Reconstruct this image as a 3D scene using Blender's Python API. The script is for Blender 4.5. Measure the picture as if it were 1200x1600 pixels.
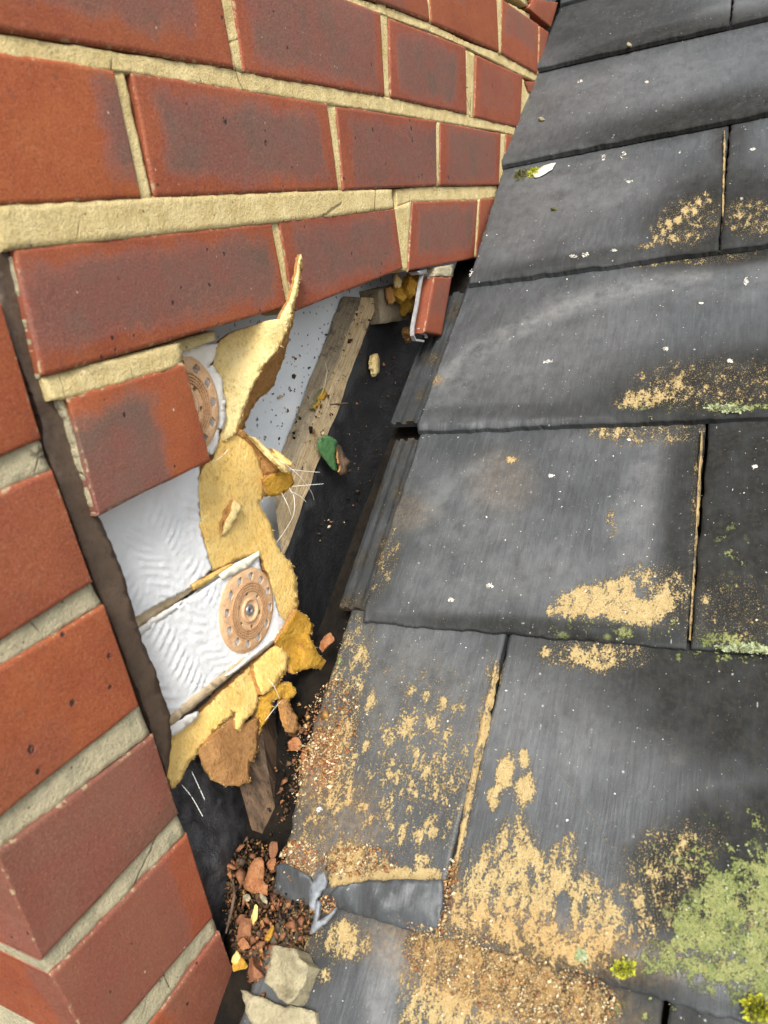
import bpy, bmesh, math, random
import numpy as np
from mathutils import Vector, Matrix
from mathutils.geometry import delaunay_2d_cdt

random.seed(7); rng = np.random.default_rng(7)
for o in list(bpy.data.objects): bpy.data.objects.remove(o)
scene = bpy.context.scene
COL = scene.collection

# ------------------------------------------------------------------ camera
# world: the wall face is the plane y = 0, x runs along it up the roof, z is up
CR = Vector((0.43340872, -0.88831075, -0.15185811))    # camera right
CD = Vector((-0.38274484, -0.02888494, -0.92340243))   # camera down
CF = Vector((0.8158819, 0.45833358, -0.35251534))      # camera forward
FPX, CAM = 1119.47, Vector((0, -0.31, 0))
cd = bpy.data.cameras.new('camera'); cam = bpy.data.objects.new('camera', cd); COL.objects.link(cam)
m = Matrix((CR, -CD, -CF)).transposed().to_4x4(); m.translation = CAM
cam.matrix_world = m
cd.sensor_fit = 'VERTICAL'; cd.sensor_height = 36; cd.sensor_width = 27
cd.lens = FPX / 1600 * 36
cd.clip_start = 0.01; cd.clip_end = 200
cd.dof.use_dof = True; cd.dof.focus_distance = 0.66; cd.dof.aperture_fstop = 11
scene.camera = cam

# ------------------------------------------------------------------ light
SUN_EL, SUN_AZ = math.radians(47), math.radians(-121)   # azimuth measured from +Y towards +X
w = bpy.data.worlds.new('World'); scene.world = w; w.use_nodes = True
nt = w.node_tree; nt.nodes.clear()
sky = nt.nodes.new('ShaderNodeTexSky'); sky.sky_type = 'NISHITA'; sky.sun_disc = False
sky.sun_elevation = SUN_EL; sky.sun_rotation = SUN_AZ
sky.air_density = 1.0; sky.dust_density = 3.0; sky.ozone_density = 1.0
hs = nt.nodes.new('ShaderNodeHueSaturation'); hs.inputs['Saturation'].default_value = 0.22
bg = nt.nodes.new('ShaderNodeBackground'); bg.inputs['Strength'].default_value = 0.15
ow = nt.nodes.new('ShaderNodeOutputWorld')
nt.links.new(sky.outputs[0], hs.inputs['Color']); nt.links.new(hs.outputs[0], bg.inputs['Color']); nt.links.new(bg.outputs[0], ow.inputs['Surface'])
sl = bpy.data.lights.new('sun', 'SUN'); sl.energy = 2.5; sl.angle = math.radians(20); sl.color = (1.0, 0.95, 0.88)
so = bpy.data.objects.new('sun', sl); COL.objects.link(so)
sd = Vector((math.sin(SUN_AZ) * math.cos(SUN_EL), math.cos(SUN_AZ) * math.cos(SUN_EL), math.sin(SUN_EL)))
so.rotation_euler = sd.to_track_quat('Z', 'Y').to_euler(); so.location = (-2, -2, 4)
vs = scene.view_settings
vs.view_transform = 'Standard'; vs.look = 'None'; vs.gamma = 1; vs.use_curve_mapping = False; vs.exposure = 0.8

# ------------------------------------------------------------------ measuring helpers
def ray(u, v): return CR * ((u - 600) / FPX) + CD * ((v - 800) / FPX) + CF
def at(u, v, y=0.0):
    r = ray(u, v); return CAM + r * ((y - CAM.y) / r.y)
PIT = math.radians(31.5)
RS = Vector((math.cos(PIT), 0, math.sin(PIT))); RN = Vector((-math.sin(PIT), 0, math.cos(PIT)))
R0 = Vector((1.00584, 0, 0.06059))
ROOF = Matrix(((RS.x, 0, RN.x, R0.x), (0, 1, 0, 0), (RS.z, 0, RN.z, R0.z), (0, 0, 0, 1)))
def roof(u, v, n=0.0):      # point of the roof plane (offset n) in roof coordinates s, y, n
    r = ray(u, v); k = ((R0 - CAM).dot(RN) + n) / r.dot(RN); X = CAM + r * k - R0
    return Vector((X.dot(RS), X.y, n))
def r2w(s, y, n): return ROOF @ Vector((s, y, n))
def project(P):             # world Nx3 -> photo coordinates of the surface marks
    Q = P - np.array(CAM); z = Q @ np.array(CF)
    z = np.where(z < 0.02, 1e9, z)
    return 600 + FPX * (Q @ np.array(CR)) / z, 800 + FPX * (Q @ np.array(CD)) / z

def _h(ix, iy, iz, seed):
    n = (ix * 374761393 + iy * 668265263 + iz * 2147483647 + seed * 974634777) & 0xffffffff
    n = ((n ^ (n >> 13)) * 1274126177) & 0xffffffff
    return ((n ^ (n >> 16)) & 0xffff) / 65535.0
def vn(P, scale, seed=0):   # value noise in -1..1
    P = np.asarray(P, float) * scale
    i = np.floor(P).astype(np.int64); f = P - i; f = f * f * (3 - 2 * f)
    r = 0
    for a in (0, 1):
        for b in (0, 1):
            for c in (0, 1):
                wt = (f[:, 0] if a else 1 - f[:, 0]) * (f[:, 1] if b else 1 - f[:, 1]) * (f[:, 2] if c else 1 - f[:, 2])
                r = r + wt * _h(i[:, 0] + a, i[:, 1] + b, i[:, 2] + c, seed)
    return r * 2 - 1
def fbm(P, scale, seed=0, oct=3):
    r = 0; a = 1; t = 0
    for k in range(oct):
        r = r + a * vn(P, scale * 2 ** k, seed + k * 17); t += a; a *= .5
    return r / t
def sst(a, b, x):
    t = np.clip((x - a) / (b - a), 0, 1); return t * t * (3 - 2 * t)

# ------------------------------------------------------------------ object helpers
def link(name, me, mats, parent=None, loc=None, smooth=False):
    o = bpy.data.objects.new(name, me); COL.objects.link(o)
    for mt in (mats if isinstance(mats, (list, tuple)) else [mats]): me.materials.append(mt)
    if smooth: me.polygons.foreach_set('use_smooth', [True] * len(me.polygons))
    if parent: o.parent = parent
    if loc is not None: o.location = loc
    return o
def mesh(name, vs, fs, mi=None):
    me = bpy.data.meshes.new(name); me.from_pydata([tuple(p) for p in vs], [], [tuple(f) for f in fs])
    if mi is not None: me.polygons.foreach_set('material_index', mi)
    me.update(); return me
def thing(name, label, cat, loc=(0, 0, 0), group=None, mat=None):
    o = bpy.data.objects.new(name, None); COL.objects.link(o); o.empty_display_size = .02
    if mat is not None: o.matrix_world = mat
    else: o.location = loc
    tag(o, label, cat, group); return o
def tag(o, label, cat, group=None):
    o['label'] = label; o['category'] = cat
    if group: o['group'] = group
    return o
def fixn(me):
    bm = bmesh.new(); bm.from_mesh(me); bmesh.ops.recalc_face_normals(bm, faces=bm.faces); bm.to_mesh(me); bm.free(); me.update()
def recentre(o):            # put the origin of a top-level mesh at its own middle
    me = o.data; n = len(me.vertices); co = np.empty(n * 3, np.float32); me.vertices.foreach_get('co', co)
    co = co.reshape(-1, 3); c = co.mean(0); co -= c; me.vertices.foreach_set('co', co.ravel()); me.update()
    o.location = o.location + Vector(c.tolist()) if o.parent is None else o.location
    return o

# ------------------------------------------------------------------ materials
class NB:
    def __init__(s, name, rough=.85, spec=.3):
        s.m = bpy.data.materials.new(name); s.m.use_nodes = True; s.t = s.m.node_tree
        s.b = s.t.nodes['Principled BSDF']; s.b.inputs['Roughness'].default_value = rough
        s.b.inputs['Specular IOR Level'].default_value = spec
        s.co = s.t.nodes.new('ShaderNodeTexCoord').outputs['Object']
    def put(s, sock, v):
        if isinstance(v, bpy.types.NodeSocket): s.t.links.new(v, sock)
        elif isinstance(v, (tuple, list)) and len(v) == 3 and sock.type == 'RGBA': sock.default_value = (*v, 1)
        else: sock.default_value = v
    def math(s, op, a, b=0., c=0.):
        n = s.t.nodes.new('ShaderNodeMath'); n.operation = op
        for i, x in enumerate((a, b, c)): s.put(n.inputs[i], x)
        return n.outputs[0]
    def ramp(s, x, a, b, lo=0., hi=1.):
        n = s.t.nodes.new('ShaderNodeMapRange'); n.interpolation_type = 'SMOOTHSTEP'
        for k, v in zip((0, 1, 2, 3, 4), (x, a, b, lo, hi)): s.put(n.inputs[k], v)
        return n.outputs[0]
    def mix(s, f, a, b, mode='MIX'):
        n = s.t.nodes.new('ShaderNodeMix'); n.data_type = 'RGBA'; n.blend_type = mode
        s.put(n.inputs[0], f); s.put(n.inputs[6], a); s.put(n.inputs[7], b); return n.outputs[2]
    def vec(s, sc=(1, 1, 1), src=None, off=None):
        n = s.t.nodes.new('ShaderNodeVectorMath'); n.operation = 'MULTIPLY'
        s.put(n.inputs[0], src or s.co); n.inputs[1].default_value = sc
        if off is None: return n.outputs[0]
        a = s.t.nodes.new('ShaderNodeVectorMath'); a.operation = 'ADD'; s.put(a.inputs[0], n.outputs[0]); s.put(a.inputs[1], off); return a.outputs[0]
    def noise(s, scale, detail=3., rough=.55, vec=None, dist=0.):
        n = s.t.nodes.new('ShaderNodeTexNoise'); s.put(n.inputs['Vector'], vec or s.co)
        n.inputs['Scale'].default_value = scale; n.inputs['Detail'].default_value = detail
        n.inputs['Roughness'].default_value = rough; n.inputs['Distortion'].default_value = dist
        return n.outputs[0]
    def voro(s, scale, vec=None, out='Distance', feat='F1'):
        n = s.t.nodes.new('ShaderNodeTexVoronoi'); n.feature = feat; s.put(n.inputs['Vector'], vec or s.co); n.inputs['Scale'].default_value = scale
        return n.outputs[out]
    def specks(s, scale, size, keep, vec=None, soft=.3):     # scattered dots: keep = share of cells that carry one
        n = s.t.nodes.new('ShaderNodeTexVoronoi'); s.put(n.inputs['Vector'], vec or s.co); n.inputs['Scale'].default_value = scale
        sep = s.t.nodes.new('ShaderNodeSeparateColor'); s.put(sep.inputs[0], n.outputs['Color'])
        on = s.math('LESS_THAN', sep.outputs[0], keep)
        r = s.math('MULTIPLY', sep.outputs[1], size)
        return s.math('MULTIPLY', on, s.ramp(n.outputs['Distance'], s.math('MULTIPLY', r, 1 - soft), r, 1., 0.))
    def attr(s, name, kind='GEOMETRY', out='Fac'):
        n = s.t.nodes.new('ShaderNodeAttribute'); n.attribute_name = name; n.attribute_type = kind; return n.outputs[out]
    def rgb(s, name):
        n = s.t.nodes.new('ShaderNodeSeparateColor'); s.put(n.inputs[0], s.attr(name, out='Color')); return n.outputs[0], n.outputs[1], n.outputs[2]
    def bump(s, h, dist=.001, strength=1.):
        n = s.t.nodes.new('ShaderNodeBump'); n.inputs['Distance'].default_value = dist; n.inputs['Strength'].default_value = strength
        s.put(n.inputs['Height'], h); s.t.links.new(n.outputs[0], s.b.inputs['Normal'])
    def done(s, col, rough=None):
        s.put(s.b.inputs['Base Color'], col)
        if rough is not None: s.put(s.b.inputs['Roughness'], rough)
        return s.m

def mat_brick():
    s = NB('brick', .8, .35)
    uv = s.t.nodes.new('ShaderNodeUVMap').outputs[0]
    sp = s.t.nodes.new('ShaderNodeSeparateXYZ'); s.put(sp.inputs[0], uv)
    A = lambda k: s.attr(k, 'OBJECT')
    # edge of the darker fire mark on the face, as a rounded rectangle in face millimetres
    dx = s.math('MAXIMUM', s.math('SUBTRACT', A('mark_x0'), sp.outputs[0]), s.math('SUBTRACT', sp.outputs[0], A('mark_x1')))
    dy = s.math('MAXIMUM', s.math('SUBTRACT', A('mark_y0'), sp.outputs[1]), s.math('SUBTRACT', sp.outputs[1], A('mark_y1')))
    d = s.math('SMOOTH_MAX', dx, dy, 14.)
    off = s.vec((1, 1, 1), off=A('shift'))
    d = s.math('ADD', d, s.math('MULTIPLY', s.math('SUBTRACT', s.noise(34, 5, .7, off), .5), 34.))
    mark = s.math('MULTIPLY', s.ramp(d, -8., 6., 1., 0.), A('mark'))
    halo = s.math('MULTIPLY', s.ramp(s.math('ABSOLUTE', s.math('ADD', d, 1.)), 0., 6., 1., 0.), A('mark'))
    n1 = s.noise(28, 5, .7, off); n2 = s.noise(760, 4, .72, off); n3 = s.noise(180, 4, .7, off)
    red = s.mix(s.ramp(n1, .3, .7), (.295, .070, .022), (.34, .098, .029))
    red = s.mix(A('orange'), s.mix(s.ramp(n1, .3, .7), (.235, .056, .030), (.285, .076, .036)), red)
    pur = s.mix(s.ramp(n1, .35, .65), (.205, .080, .060), (.175, .090, .068))
    pur = s.mix(s.ramp(s.noise(16, 4, .6, off), .5, .68), pur, (.145, .088, .066))
    c = s.mix(mark, red, pur)
    c = s.mix(s.math('MULTIPLY', halo, .16), c, (.27, .135, .125))
    c = s.mix(s.ramp(n2, .50, .72, 0., .40), c, (.40, .22, .16))
    c = s.mix(s.ramp(n2, .48, .31, 0., .52), c, (.075, .038, .028))
    c = s.mix(s.ramp(n3, .58, .72, 0., .35), c, (.10, .055, .045))
    sk = s.vec((1, 1, .8), off=A('shift'))
    pit = s.math('MAXIMUM', s.specks(70, .22, .10, sk, .45), s.specks(190, .30, .07, sk, .4))
    pit = s.math('MULTIPLY', pit, s.ramp(s.noise(380, 2), .36, .5))
    c = s.mix(s.math('MULTIPLY', pit, .92), c, (.022, .018, .02))
    c = s.mix(s.math('MULTIPLY', s.specks(240, .22, .035, sk, .5), .8), c, (.62, .50, .42))
    # cement smear close to the arrises
    W, H = A('len'), A('hei')
    e = s.math('MINIMUM', s.math('MINIMUM', sp.outputs[0], s.math('SUBTRACT', W, sp.outputs[0])), s.math('MINIMUM', sp.outputs[1], s.math('SUBTRACT', H, sp.outputs[1])))
    sm = s.math('MULTIPLY', s.math('MULTIPLY', s.ramp(e, .3, 2.2, 1., 0.), s.math('GREATER_THAN', e, -.5)), s.ramp(s.noise(160, 3, .7), .54, .62))
    c = s.mix(s.math('MULTIPLY', sm, .8), c, (.42, .34, .2))
    c = s.mix(1., c, s.mix(A('tone'), (.62, .62, .62), (1.25, 1.2, 1.15)), 'MULTIPLY')
    h = s.math('ADD', s.math('MULTIPLY', n2, .34), s.math('MULTIPLY', n3, .35))
    h = s.math('SUBTRACT', h, s.math('MULTIPLY', pit, .8))
    s.bump(h, .0012, .8)
    return s.done(c, s.ramp(n3, .3, .7, .52, .78))

def mat_mortar(name, ca, cb, cc, dark):
    s = NB(name, .95, .15)
    n = s.noise(35, 4, .65); f = s.noise(720, 4, .75); g = s.noise(220, 3, .7)
    c = s.mix(s.ramp(n, .35, .65), ca, cb)
    c = s.mix(s.ramp(s.noise(60, 3), .58, .74, 0., .7), c, cc)
    c = s.mix(s.ramp(f, .46, .3, 0., .75), c, dark)
    c = s.mix(s.ramp(f, .58, .75, 0., .5), c, (.72, .64, .46))
    c = s.mix(s.math('MULTIPLY', s.specks(260, .35, .08), .75), c, (.09, .07, .05))
    crack = s.ramp(s.voro(17, s.vec((1, 1, .6), off=s.vec((.02, .02, .02), src=s.t.nodes['Texture Coordinate'].outputs['Object'])), feat='DISTANCE_TO_EDGE'), 0., .012, 1., 0.)
    crack = s.math('MULTIPLY', crack, s.ramp(s.noise(22, 2), .5, .6))
    c = s.mix(s.math('MULTIPLY', crack, .7), c, (.10, .08, .05))
    h = s.math('SUBTRACT', s.math('ADD', s.math('MULTIPLY', f, .6), g), s.math('MULTIPLY', crack, .6))
    s.bump(h, .0014, .9)
    return s.done(c)

def mat_tile():
    s = NB('slate_grey_tile', .5, .4)
    sand, lich, alg = s.rgb('marks'); scuff_sheen, dust, moss = s.rgb('marks2')
    rnd = s.t.nodes.new('ShaderNodeObjectInfo').outputs['Random']
    st = s.noise(1, 4, .6, s.vec((26, 420, 30)))            # drawn streaks running down the slope
    st2 = s.noise(1, 3, .6, s.vec((60, 170, 60)))
    big = s.noise(13, 4, .6); fine = s.noise(1400, 3, .7); mid = s.noise(240, 4, .7)
    c = s.mix(s.ramp(big, .3, .7), (.046, .052, .055), (.074, .081, .085))
    c = s.mix(s.ramp(st, .45, .7, 0., .28), c, (.098, .105, .108))
    c = s.mix(s.ramp(st2, .56, .38, 0., .45), c, (.038, .039, .042))
    c = s.mix(s.ramp(fine, .55, .75, 0., .35), c, (.20, .20, .19))
    c = s.mix(s.ramp(fine, .45, .28, 0., .6), c, (.02, .02, .02))
    sc = s.math('MULTIPLY', scuff_sheen, s.ramp(s.noise(1, 4, .7, s.vec((60, 60, 60))), .2, .75))
    c = s.mix(s.math('MULTIPLY', sc, .6), c, (.25, .255, .25))  # pale scuffs, plus satin sheen painted into the colour
    # damp dark growth
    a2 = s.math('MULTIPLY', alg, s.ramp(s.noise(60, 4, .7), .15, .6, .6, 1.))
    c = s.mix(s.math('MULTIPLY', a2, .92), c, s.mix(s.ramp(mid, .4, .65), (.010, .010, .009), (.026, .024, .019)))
    # lime and bird specks, fine scratches
    q = s.vec((1, 1, 1))
    wsp = s.math('MAXIMUM', s.math('MAXIMUM', s.specks(60, .16, .20, s.vec((.7, 1, 1), off=s.vec((.004, .004, .004), src=s.noise(150, 2, .5))), .3), s.specks(170, .24, .16, q, .4)), s.specks(420, .32, .12, q, .5))
    wsp = s.math('MULTIPLY', wsp, s.math('MULTIPLY', s.ramp(s.noise(500, 3, .7), .44, .60), s.ramp(s.noise(30, 3, .6), .42, .62, .15, .8)))
    c = s.mix(s.math('MULTIPLY', wsp, .85), c, (.62, .62, .58))
    scr = s.math('MULTIPLY', s.specks(1, .16, .16, s.vec((55, 260, 55)), .4), s.ramp(s.noise(420, 2), .4, .55))
    c = s.mix(s.math('MULTIPLY', scr, .55), c, (.42, .42, .40))
    # reddish dust
    dm = s.math('MULTIPLY', dust, s.ramp(s.noise(300, 4, .75), .3, .62))
    c = s.mix(s.math('MULTIPLY', dm, .7), c, s.mix(s.ramp(mid, .4, .6), (.20, .125, .055), (.29, .20, .095)))
    # tan sandy growth: edge broken up by noise, thin dots outside the body
    edge = s.math('ADD', s.math('MULTIPLY', s.math('SUBTRACT', s.noise(1, 5, .72, s.vec((80, 150, 90))), .5), 2.1), s.math('MULTIPLY', s.math('SUBTRACT', s.noise(620, 4, .75), .5), 1.9))
    sm = s.math('MULTIPLY', s.ramp(s.math('ADD', sand, edge), .44, .56), s.ramp(sand, .05, .2))
    dots = s.math('MULTIPLY', s.ramp(s.noise(1100, 2, .6), .60, .66), s.ramp(sand, .06, .3))
    sm = s.math('MAXIMUM', sm, s.math('MULTIPLY', dots, .8))
    sc1 = s.mix(s.ramp(mid, .3, .7), (.42, .31, .14), (.51, .40, .20))
    sc1 = s.mix(s.ramp(fine, .46, .32, 0., .75), sc1, (.22, .13, .05))
    sc1 = s.mix(s.ramp(fine, .56, .72, 0., .5), sc1, (.74, .62, .40))
    sc1 = s.mix(s.math('MULTIPLY', dust, .5), sc1, (.46, .24, .08))
    c = s.mix(sm, c, sc1)
    # grey green lichen
    lm = s.ramp(s.math('ADD', lich, s.math('ADD', s.math('MULTIPLY', s.math('SUBTRACT', s.noise(100, 5, .72), .5), 2.2), s.math('MULTIPLY', s.math('SUBTRACT', s.noise(620, 4, .75), .5), 1.4))), .45, .58)
    lm = s.math('MULTIPLY', lm, s.ramp(lich, .05, .2))
    ld = s.math('MULTIPLY', s.specks(95, .55, .5, q, .35), s.ramp(lich, .08, .3))
    lm = s.math('MAXIMUM', lm, s.math('MULTIPLY', s.math('MULTIPLY', ld, s.ramp(mid, .42, .56)), .7))
    lc = s.mix(s.ramp(s.noise(90, 4, .7), .35, .65), (.19, .225, .075), (.31, .325, .125))
    lc = s.mix(s.ramp(fine, .48, .33, 0., .7), lc, (.11, .12, .045))
    lc = s.mix(s.ramp(fine, .56, .72, 0., .5), lc, (.48, .50, .27))
    c = s.mix(s.math('MULTIPLY', lm, s.ramp(fine, .36, .5, .55, .97)), c, lc)
    h = s.math('ADD', s.math('MULTIPLY', st, .55), s.math('ADD', s.math('MULTIPLY', fine, .22), s.math('MULTIPLY', mid, .3)))
    h = s.math('ADD', h, s.math('MULTIPLY', s.math('MAXIMUM', sm, lm), s.math('ADD', .55, s.math('MULTIPLY', fine, 1.5))))
    s.bump(h, .0009, .8)
    r = s.ramp(big, .3, .7, .36, .5)
    r = s.mix(s.math('MAXIMUM', s.math('MAXIMUM', sm, lm), s.math('MULTIPLY', a2, .6)), r, (.95, .95, .95))
    s.put(s.b.inputs['Specular IOR Level'], s.ramp(s.math('MAXIMUM', s.math('MAXIMUM', sm, lm), a2), 0., .8, .5, .06))
    return s.done(c, r)

def mat_simple(name, ca, cb, scale=60, fine=900, rough=.85, spec=.3, bump=.0006, dark=None, dk=.5, aniso=(1, 1, 1), metal=0.):
    s = NB(name, rough, spec); v = s.vec(aniso)
    n = s.noise(scale, 4, .65, v); f = s.noise(fine, 3, .7, v)
    c = s.mix(s.ramp(n, .3, .7), ca, cb)
    if dark: c = s.mix(s.ramp(f, .5, .32, 0., dk), c, dark)
    s.bump(s.math('ADD', s.math('MULTIPLY', n, .7), s.math('MULTIPLY', f, .4)), bump, .9)
    s.b.inputs['Metallic'].default_value = metal
    return s.done(c)

M_BRICK = mat_brick(); M_TILE = mat_tile()
M_MORT = mat_mortar('lime_mortar', (.50, .39, .18), (.60, .49, .25), (.40, .33, .12), (.20, .15, .06))
M_MORTG = mat_mortar('weathered_mortar', (.33, .30, .20), (.42, .37, .24), (.20, .20, .13), (.12, .11, .07))
M_SEAL = mat_simple('brown_sealant', (.075, .050, .034), (.11, .075, .052), 45, 500, .55, .4, .0006, (.03, .02, .012), .4)
def mat_timber(name, ca, cb, dark, dirt, dk, ang):
    s = NB(name, .9, .2)
    r = s.t.nodes.new('ShaderNodeVectorRotate'); r.rotation_type = 'Y_AXIS'; r.inputs['Angle'].default_value = ang; s.put(r.inputs['Vector'], s.co)
    v = s.vec((16, 420, 420), r.outputs[0]); v2 = s.vec((60, 900, 900), r.outputs[0])
    g = s.noise(1, 4, .65, v); g2 = s.noise(1, 3, .7, v2); n = s.noise(60, 4, .7); f = s.noise(520, 3, .7)
    c = s.mix(s.ramp(g, .35, .65), ca, cb); c = s.mix(s.ramp(g2, .46, .32, 0., .6), c, dark)
    c = s.mix(s.ramp(n, .5, .68, 0., dk), c, dirt); c = s.mix(s.ramp(f, .44, .32, 0., .55), c, dirt)
    s.bump(s.math('ADD', s.math('ADD', g, s.math('MULTIPLY', g2, .5)), s.math('MULTIPLY', f, .4)), .0014, .9)
    return s.done(c)
M_TIMB = mat_timber('pale_batten_timber', (.46, .33, .17), (.62, .49, .30), (.24, .15, .07), (.20, .14, .08), .6, math.radians(34))
M_TIMG = mat_timber('grey_batten_timber', (.25, .20, .13), (.35, .285, .19), (.13, .10, .065), (.10, .08, .055), .8, math.radians(31))
M_TIMD = mat_simple('weathered_dark_timber', (.036, .024, .016), (.16, .10, .058), 1, 3, .8, .3, .0012, (.02, .014, .01), .7, (110, 110, 14))
M_FELT = mat_simple('black_polythene', (.010, .010, .011), (.020, .020, .021), 40, 500, .45, .45, .003, (.05, .045, .04), .25)
M_FELTW = mat_simple('dusty_black_polythene', (.012, .012, .013), (.07, .07, .075), 55, 700, .5, .5, .004, (.006, .006, .006), .6)
M_DECK = mat_simple('dark_underlay', (.008, .007, .006), (.018, .014, .010), 80, 700, .95, .1, .002)
M_SOIL = mat_simple('dark_brown_soil', (.045, .028, .016), (.10, .062, .034), 140, 900, .95, .1, .001)
M_CHIP = mat_simple('orange_brick_chip', (.29, .115, .05), (.36, .175, .08), 140, 700, .95, .1, .002, (.11, .045, .025), .7)
M_CHIPD = mat_simple('brown_brick_chip', (.17, .075, .04), (.26, .12, .06), 140, 1200, .95, .1, .001, (.06, .03, .02), .6)
M_MLUMP = mat_simple('mortar_lump', (.26, .23, .145), (.38, .335, .215), 90, 500, .95, .1, .003, (.17, .15, .09), .6)
M_SLATEB = mat_simple('broken_slate_grey', (.050, .053, .055), (.105, .11, .112), 160, 700, .75, .35, .004, (.02, .02, .02), .6)
M_LEAD = mat_simple('grey_lead_scrap', (.13, .145, .16), (.24, .26, .28), 120, 900, .5, .5, .001, (.15, .16, .18), .5)
M_STEEL = mat_simple('galvanised_steel', (.50, .50, .50), (.66, .66, .66), 120, 900, .38, .5, .0006, (.25, .2, .18), .6, metal=.6)
M_WHITE = mat_simple('white_plastic_edge', (.72, .70, .64), (.80, .78, .74), 120, 900, .6, .4, .0004)
M_LEAF = mat_simple('green_leaf', (.045, .14, .05), (.10, .22, .075), 160, 900, .65, .35, .0012, (.03, .09, .03), .5)
M_MOSSY = mat_simple('yellow_green_moss', (.36, .40, .03), (.52, .50, .04), 220, 1400, .95, .1, .001, (.14, .16, .02), .7)
M_MOSSD = mat_simple('dry_grey_moss', (.14, .14, .07), (.24, .23, .11), 220, 1400, .95, .1, .001, (.04, .04, .02), .7)
M_LICH = mat_simple('grey_green_lichen', (.25, .31, .16), (.40, .44, .27), 220, 1400, .95, .1, .001, (.10, .13, .07), .6)
M_SHELL = mat_simple('cream_flake', (.72, .68, .52), (.80, .78, .66), 220, 900, .6, .3, .0004)
M_FIBRE = mat_simple('white_glass_fibre', (.80, .78, .72), (.85, .83, .78), 220, 900, .5, .4, .0002)

def mat_foam(name, ca, cb, cc, bump=.0012, specks=0.):
    s = NB(name, .95, .1)
    n = s.noise(38, 5, .7); f = s.noise(430, 5, .8, s.vec((1, 1, .6))); g = s.noise(150, 4, .75)
    c = s.mix(s.ramp(n, .3, .7), ca, cb)
    c = s.mix(s.ramp(g, .55, .75, 0., .55), c, cc)
    c = s.mix(s.ramp(f, .47, .34, 0., .7), c, tuple(x * .5 for x in ca))
    c = s.mix(s.ramp(f, .53, .66, 0., .55), c, tuple(min(.88, x * 1.2 + .05) for x in cb))
    c = s.mix(s.ramp(s.noise(85, 4, .75), .60, .72, 0., .55), c, tuple(x * .62 for x in cc))
    if specks: c = s.mix(s.math('MULTIPLY', s.specks(230, .3, .06), specks), c, (.13, .06, .02))
    s.bump(s.math('ADD', s.math('MULTIPLY', f, .8), s.math('MULTIPLY', g, .8)), bump * 1.6, 1.)
    return s.done(c)
M_FOAM = mat_foam('yellow_insulation_foam', (.82, .52, .15), (.87, .63, .235), (.76, .42, .09), specks=.25)
M_FOAMP = mat_foam('pale_yellow_foam', (.78, .57, .22), (.84, .67, .33), (.74, .50, .15))
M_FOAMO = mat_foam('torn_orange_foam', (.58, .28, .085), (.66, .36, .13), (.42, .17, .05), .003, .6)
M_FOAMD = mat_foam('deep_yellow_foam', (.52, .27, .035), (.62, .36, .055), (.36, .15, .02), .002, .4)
M_FOAMB = mat_foam('brown_foam_skin', (.40, .20, .075), (.52, .28, .11), (.30, .14, .05), .002, .5)

def mat_panel():
    s = NB('white_embossed_foil', .38, .5)
    n = s.noise(30, 4, .65); f = s.noise(260, 4, .7)
    c = s.mix(s.ramp(n, .3, .7), (.70, .72, .73), (.79, .80, .80))
    c = s.mix(s.ramp(s.noise(24, 5, .7), .56, .72, 0., .5), c, (.60, .54, .42))
    c = s.mix(s.ramp(f, .60, .74, 0., .45), c, (.56, .50, .40))
    c = s.mix(s.math('MULTIPLY', s.specks(110, .18, .06), .8), c, (.10, .08, .06))
    s.bump(s.math('ADD', f, s.noise(700, 3)), .0003, .6)
    return s.done(c)
M_PANEL = mat_panel()
def mat_board():
    s = NB('pale_blue_white_board', .75, .3)
    c = s.mix(s.ramp(s.noise(25, 4), .3, .7), (.66, .70, .72), (.74, .77, .78))
    c = s.mix(s.ramp(s.noise(420, 3, .7), .56, .68, 0., .5), c, (.82, .84, .84))
    v = s.vec((1, 1, 1), off=s.vec((.008, .008, .008), src=s.noise(90, 3)))
    k = s.math('MAXIMUM', s.specks(75, .34, .5, v, .3), s.specks(190, .36, .4, v, .3))
    k = s.math('MULTIPLY', k, s.ramp(s.noise(260, 3, .7), .42, .52))
    c = s.mix(s.math('MULTIPLY', k, .85), c, (.075, .062, .05))
    s.bump(s.noise(420, 3, .7), .0006, .6)
    return s.done(c)
M_BOARD = mat_board()
M_DISC = mat_simple('tan_plastic', (.54, .33, .175), (.66, .43, .25), 85, 500, .55, .35, .0006, (.36, .21, .11), .6)
M_DISCD = mat_simple('groove_shade_tan_plastic', (.38, .215, .105), (.50, .30, .16), 160, 700, .7, .3, .0003)  # darker tan for the disc ribs: shade of the grooves put into the colour
M_SCREW = mat_simple('dull_screw_steel', (.30, .30, .31), (.42, .42, .43), 200, 900, .4, .5, .0004, metal=.8)

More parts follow.
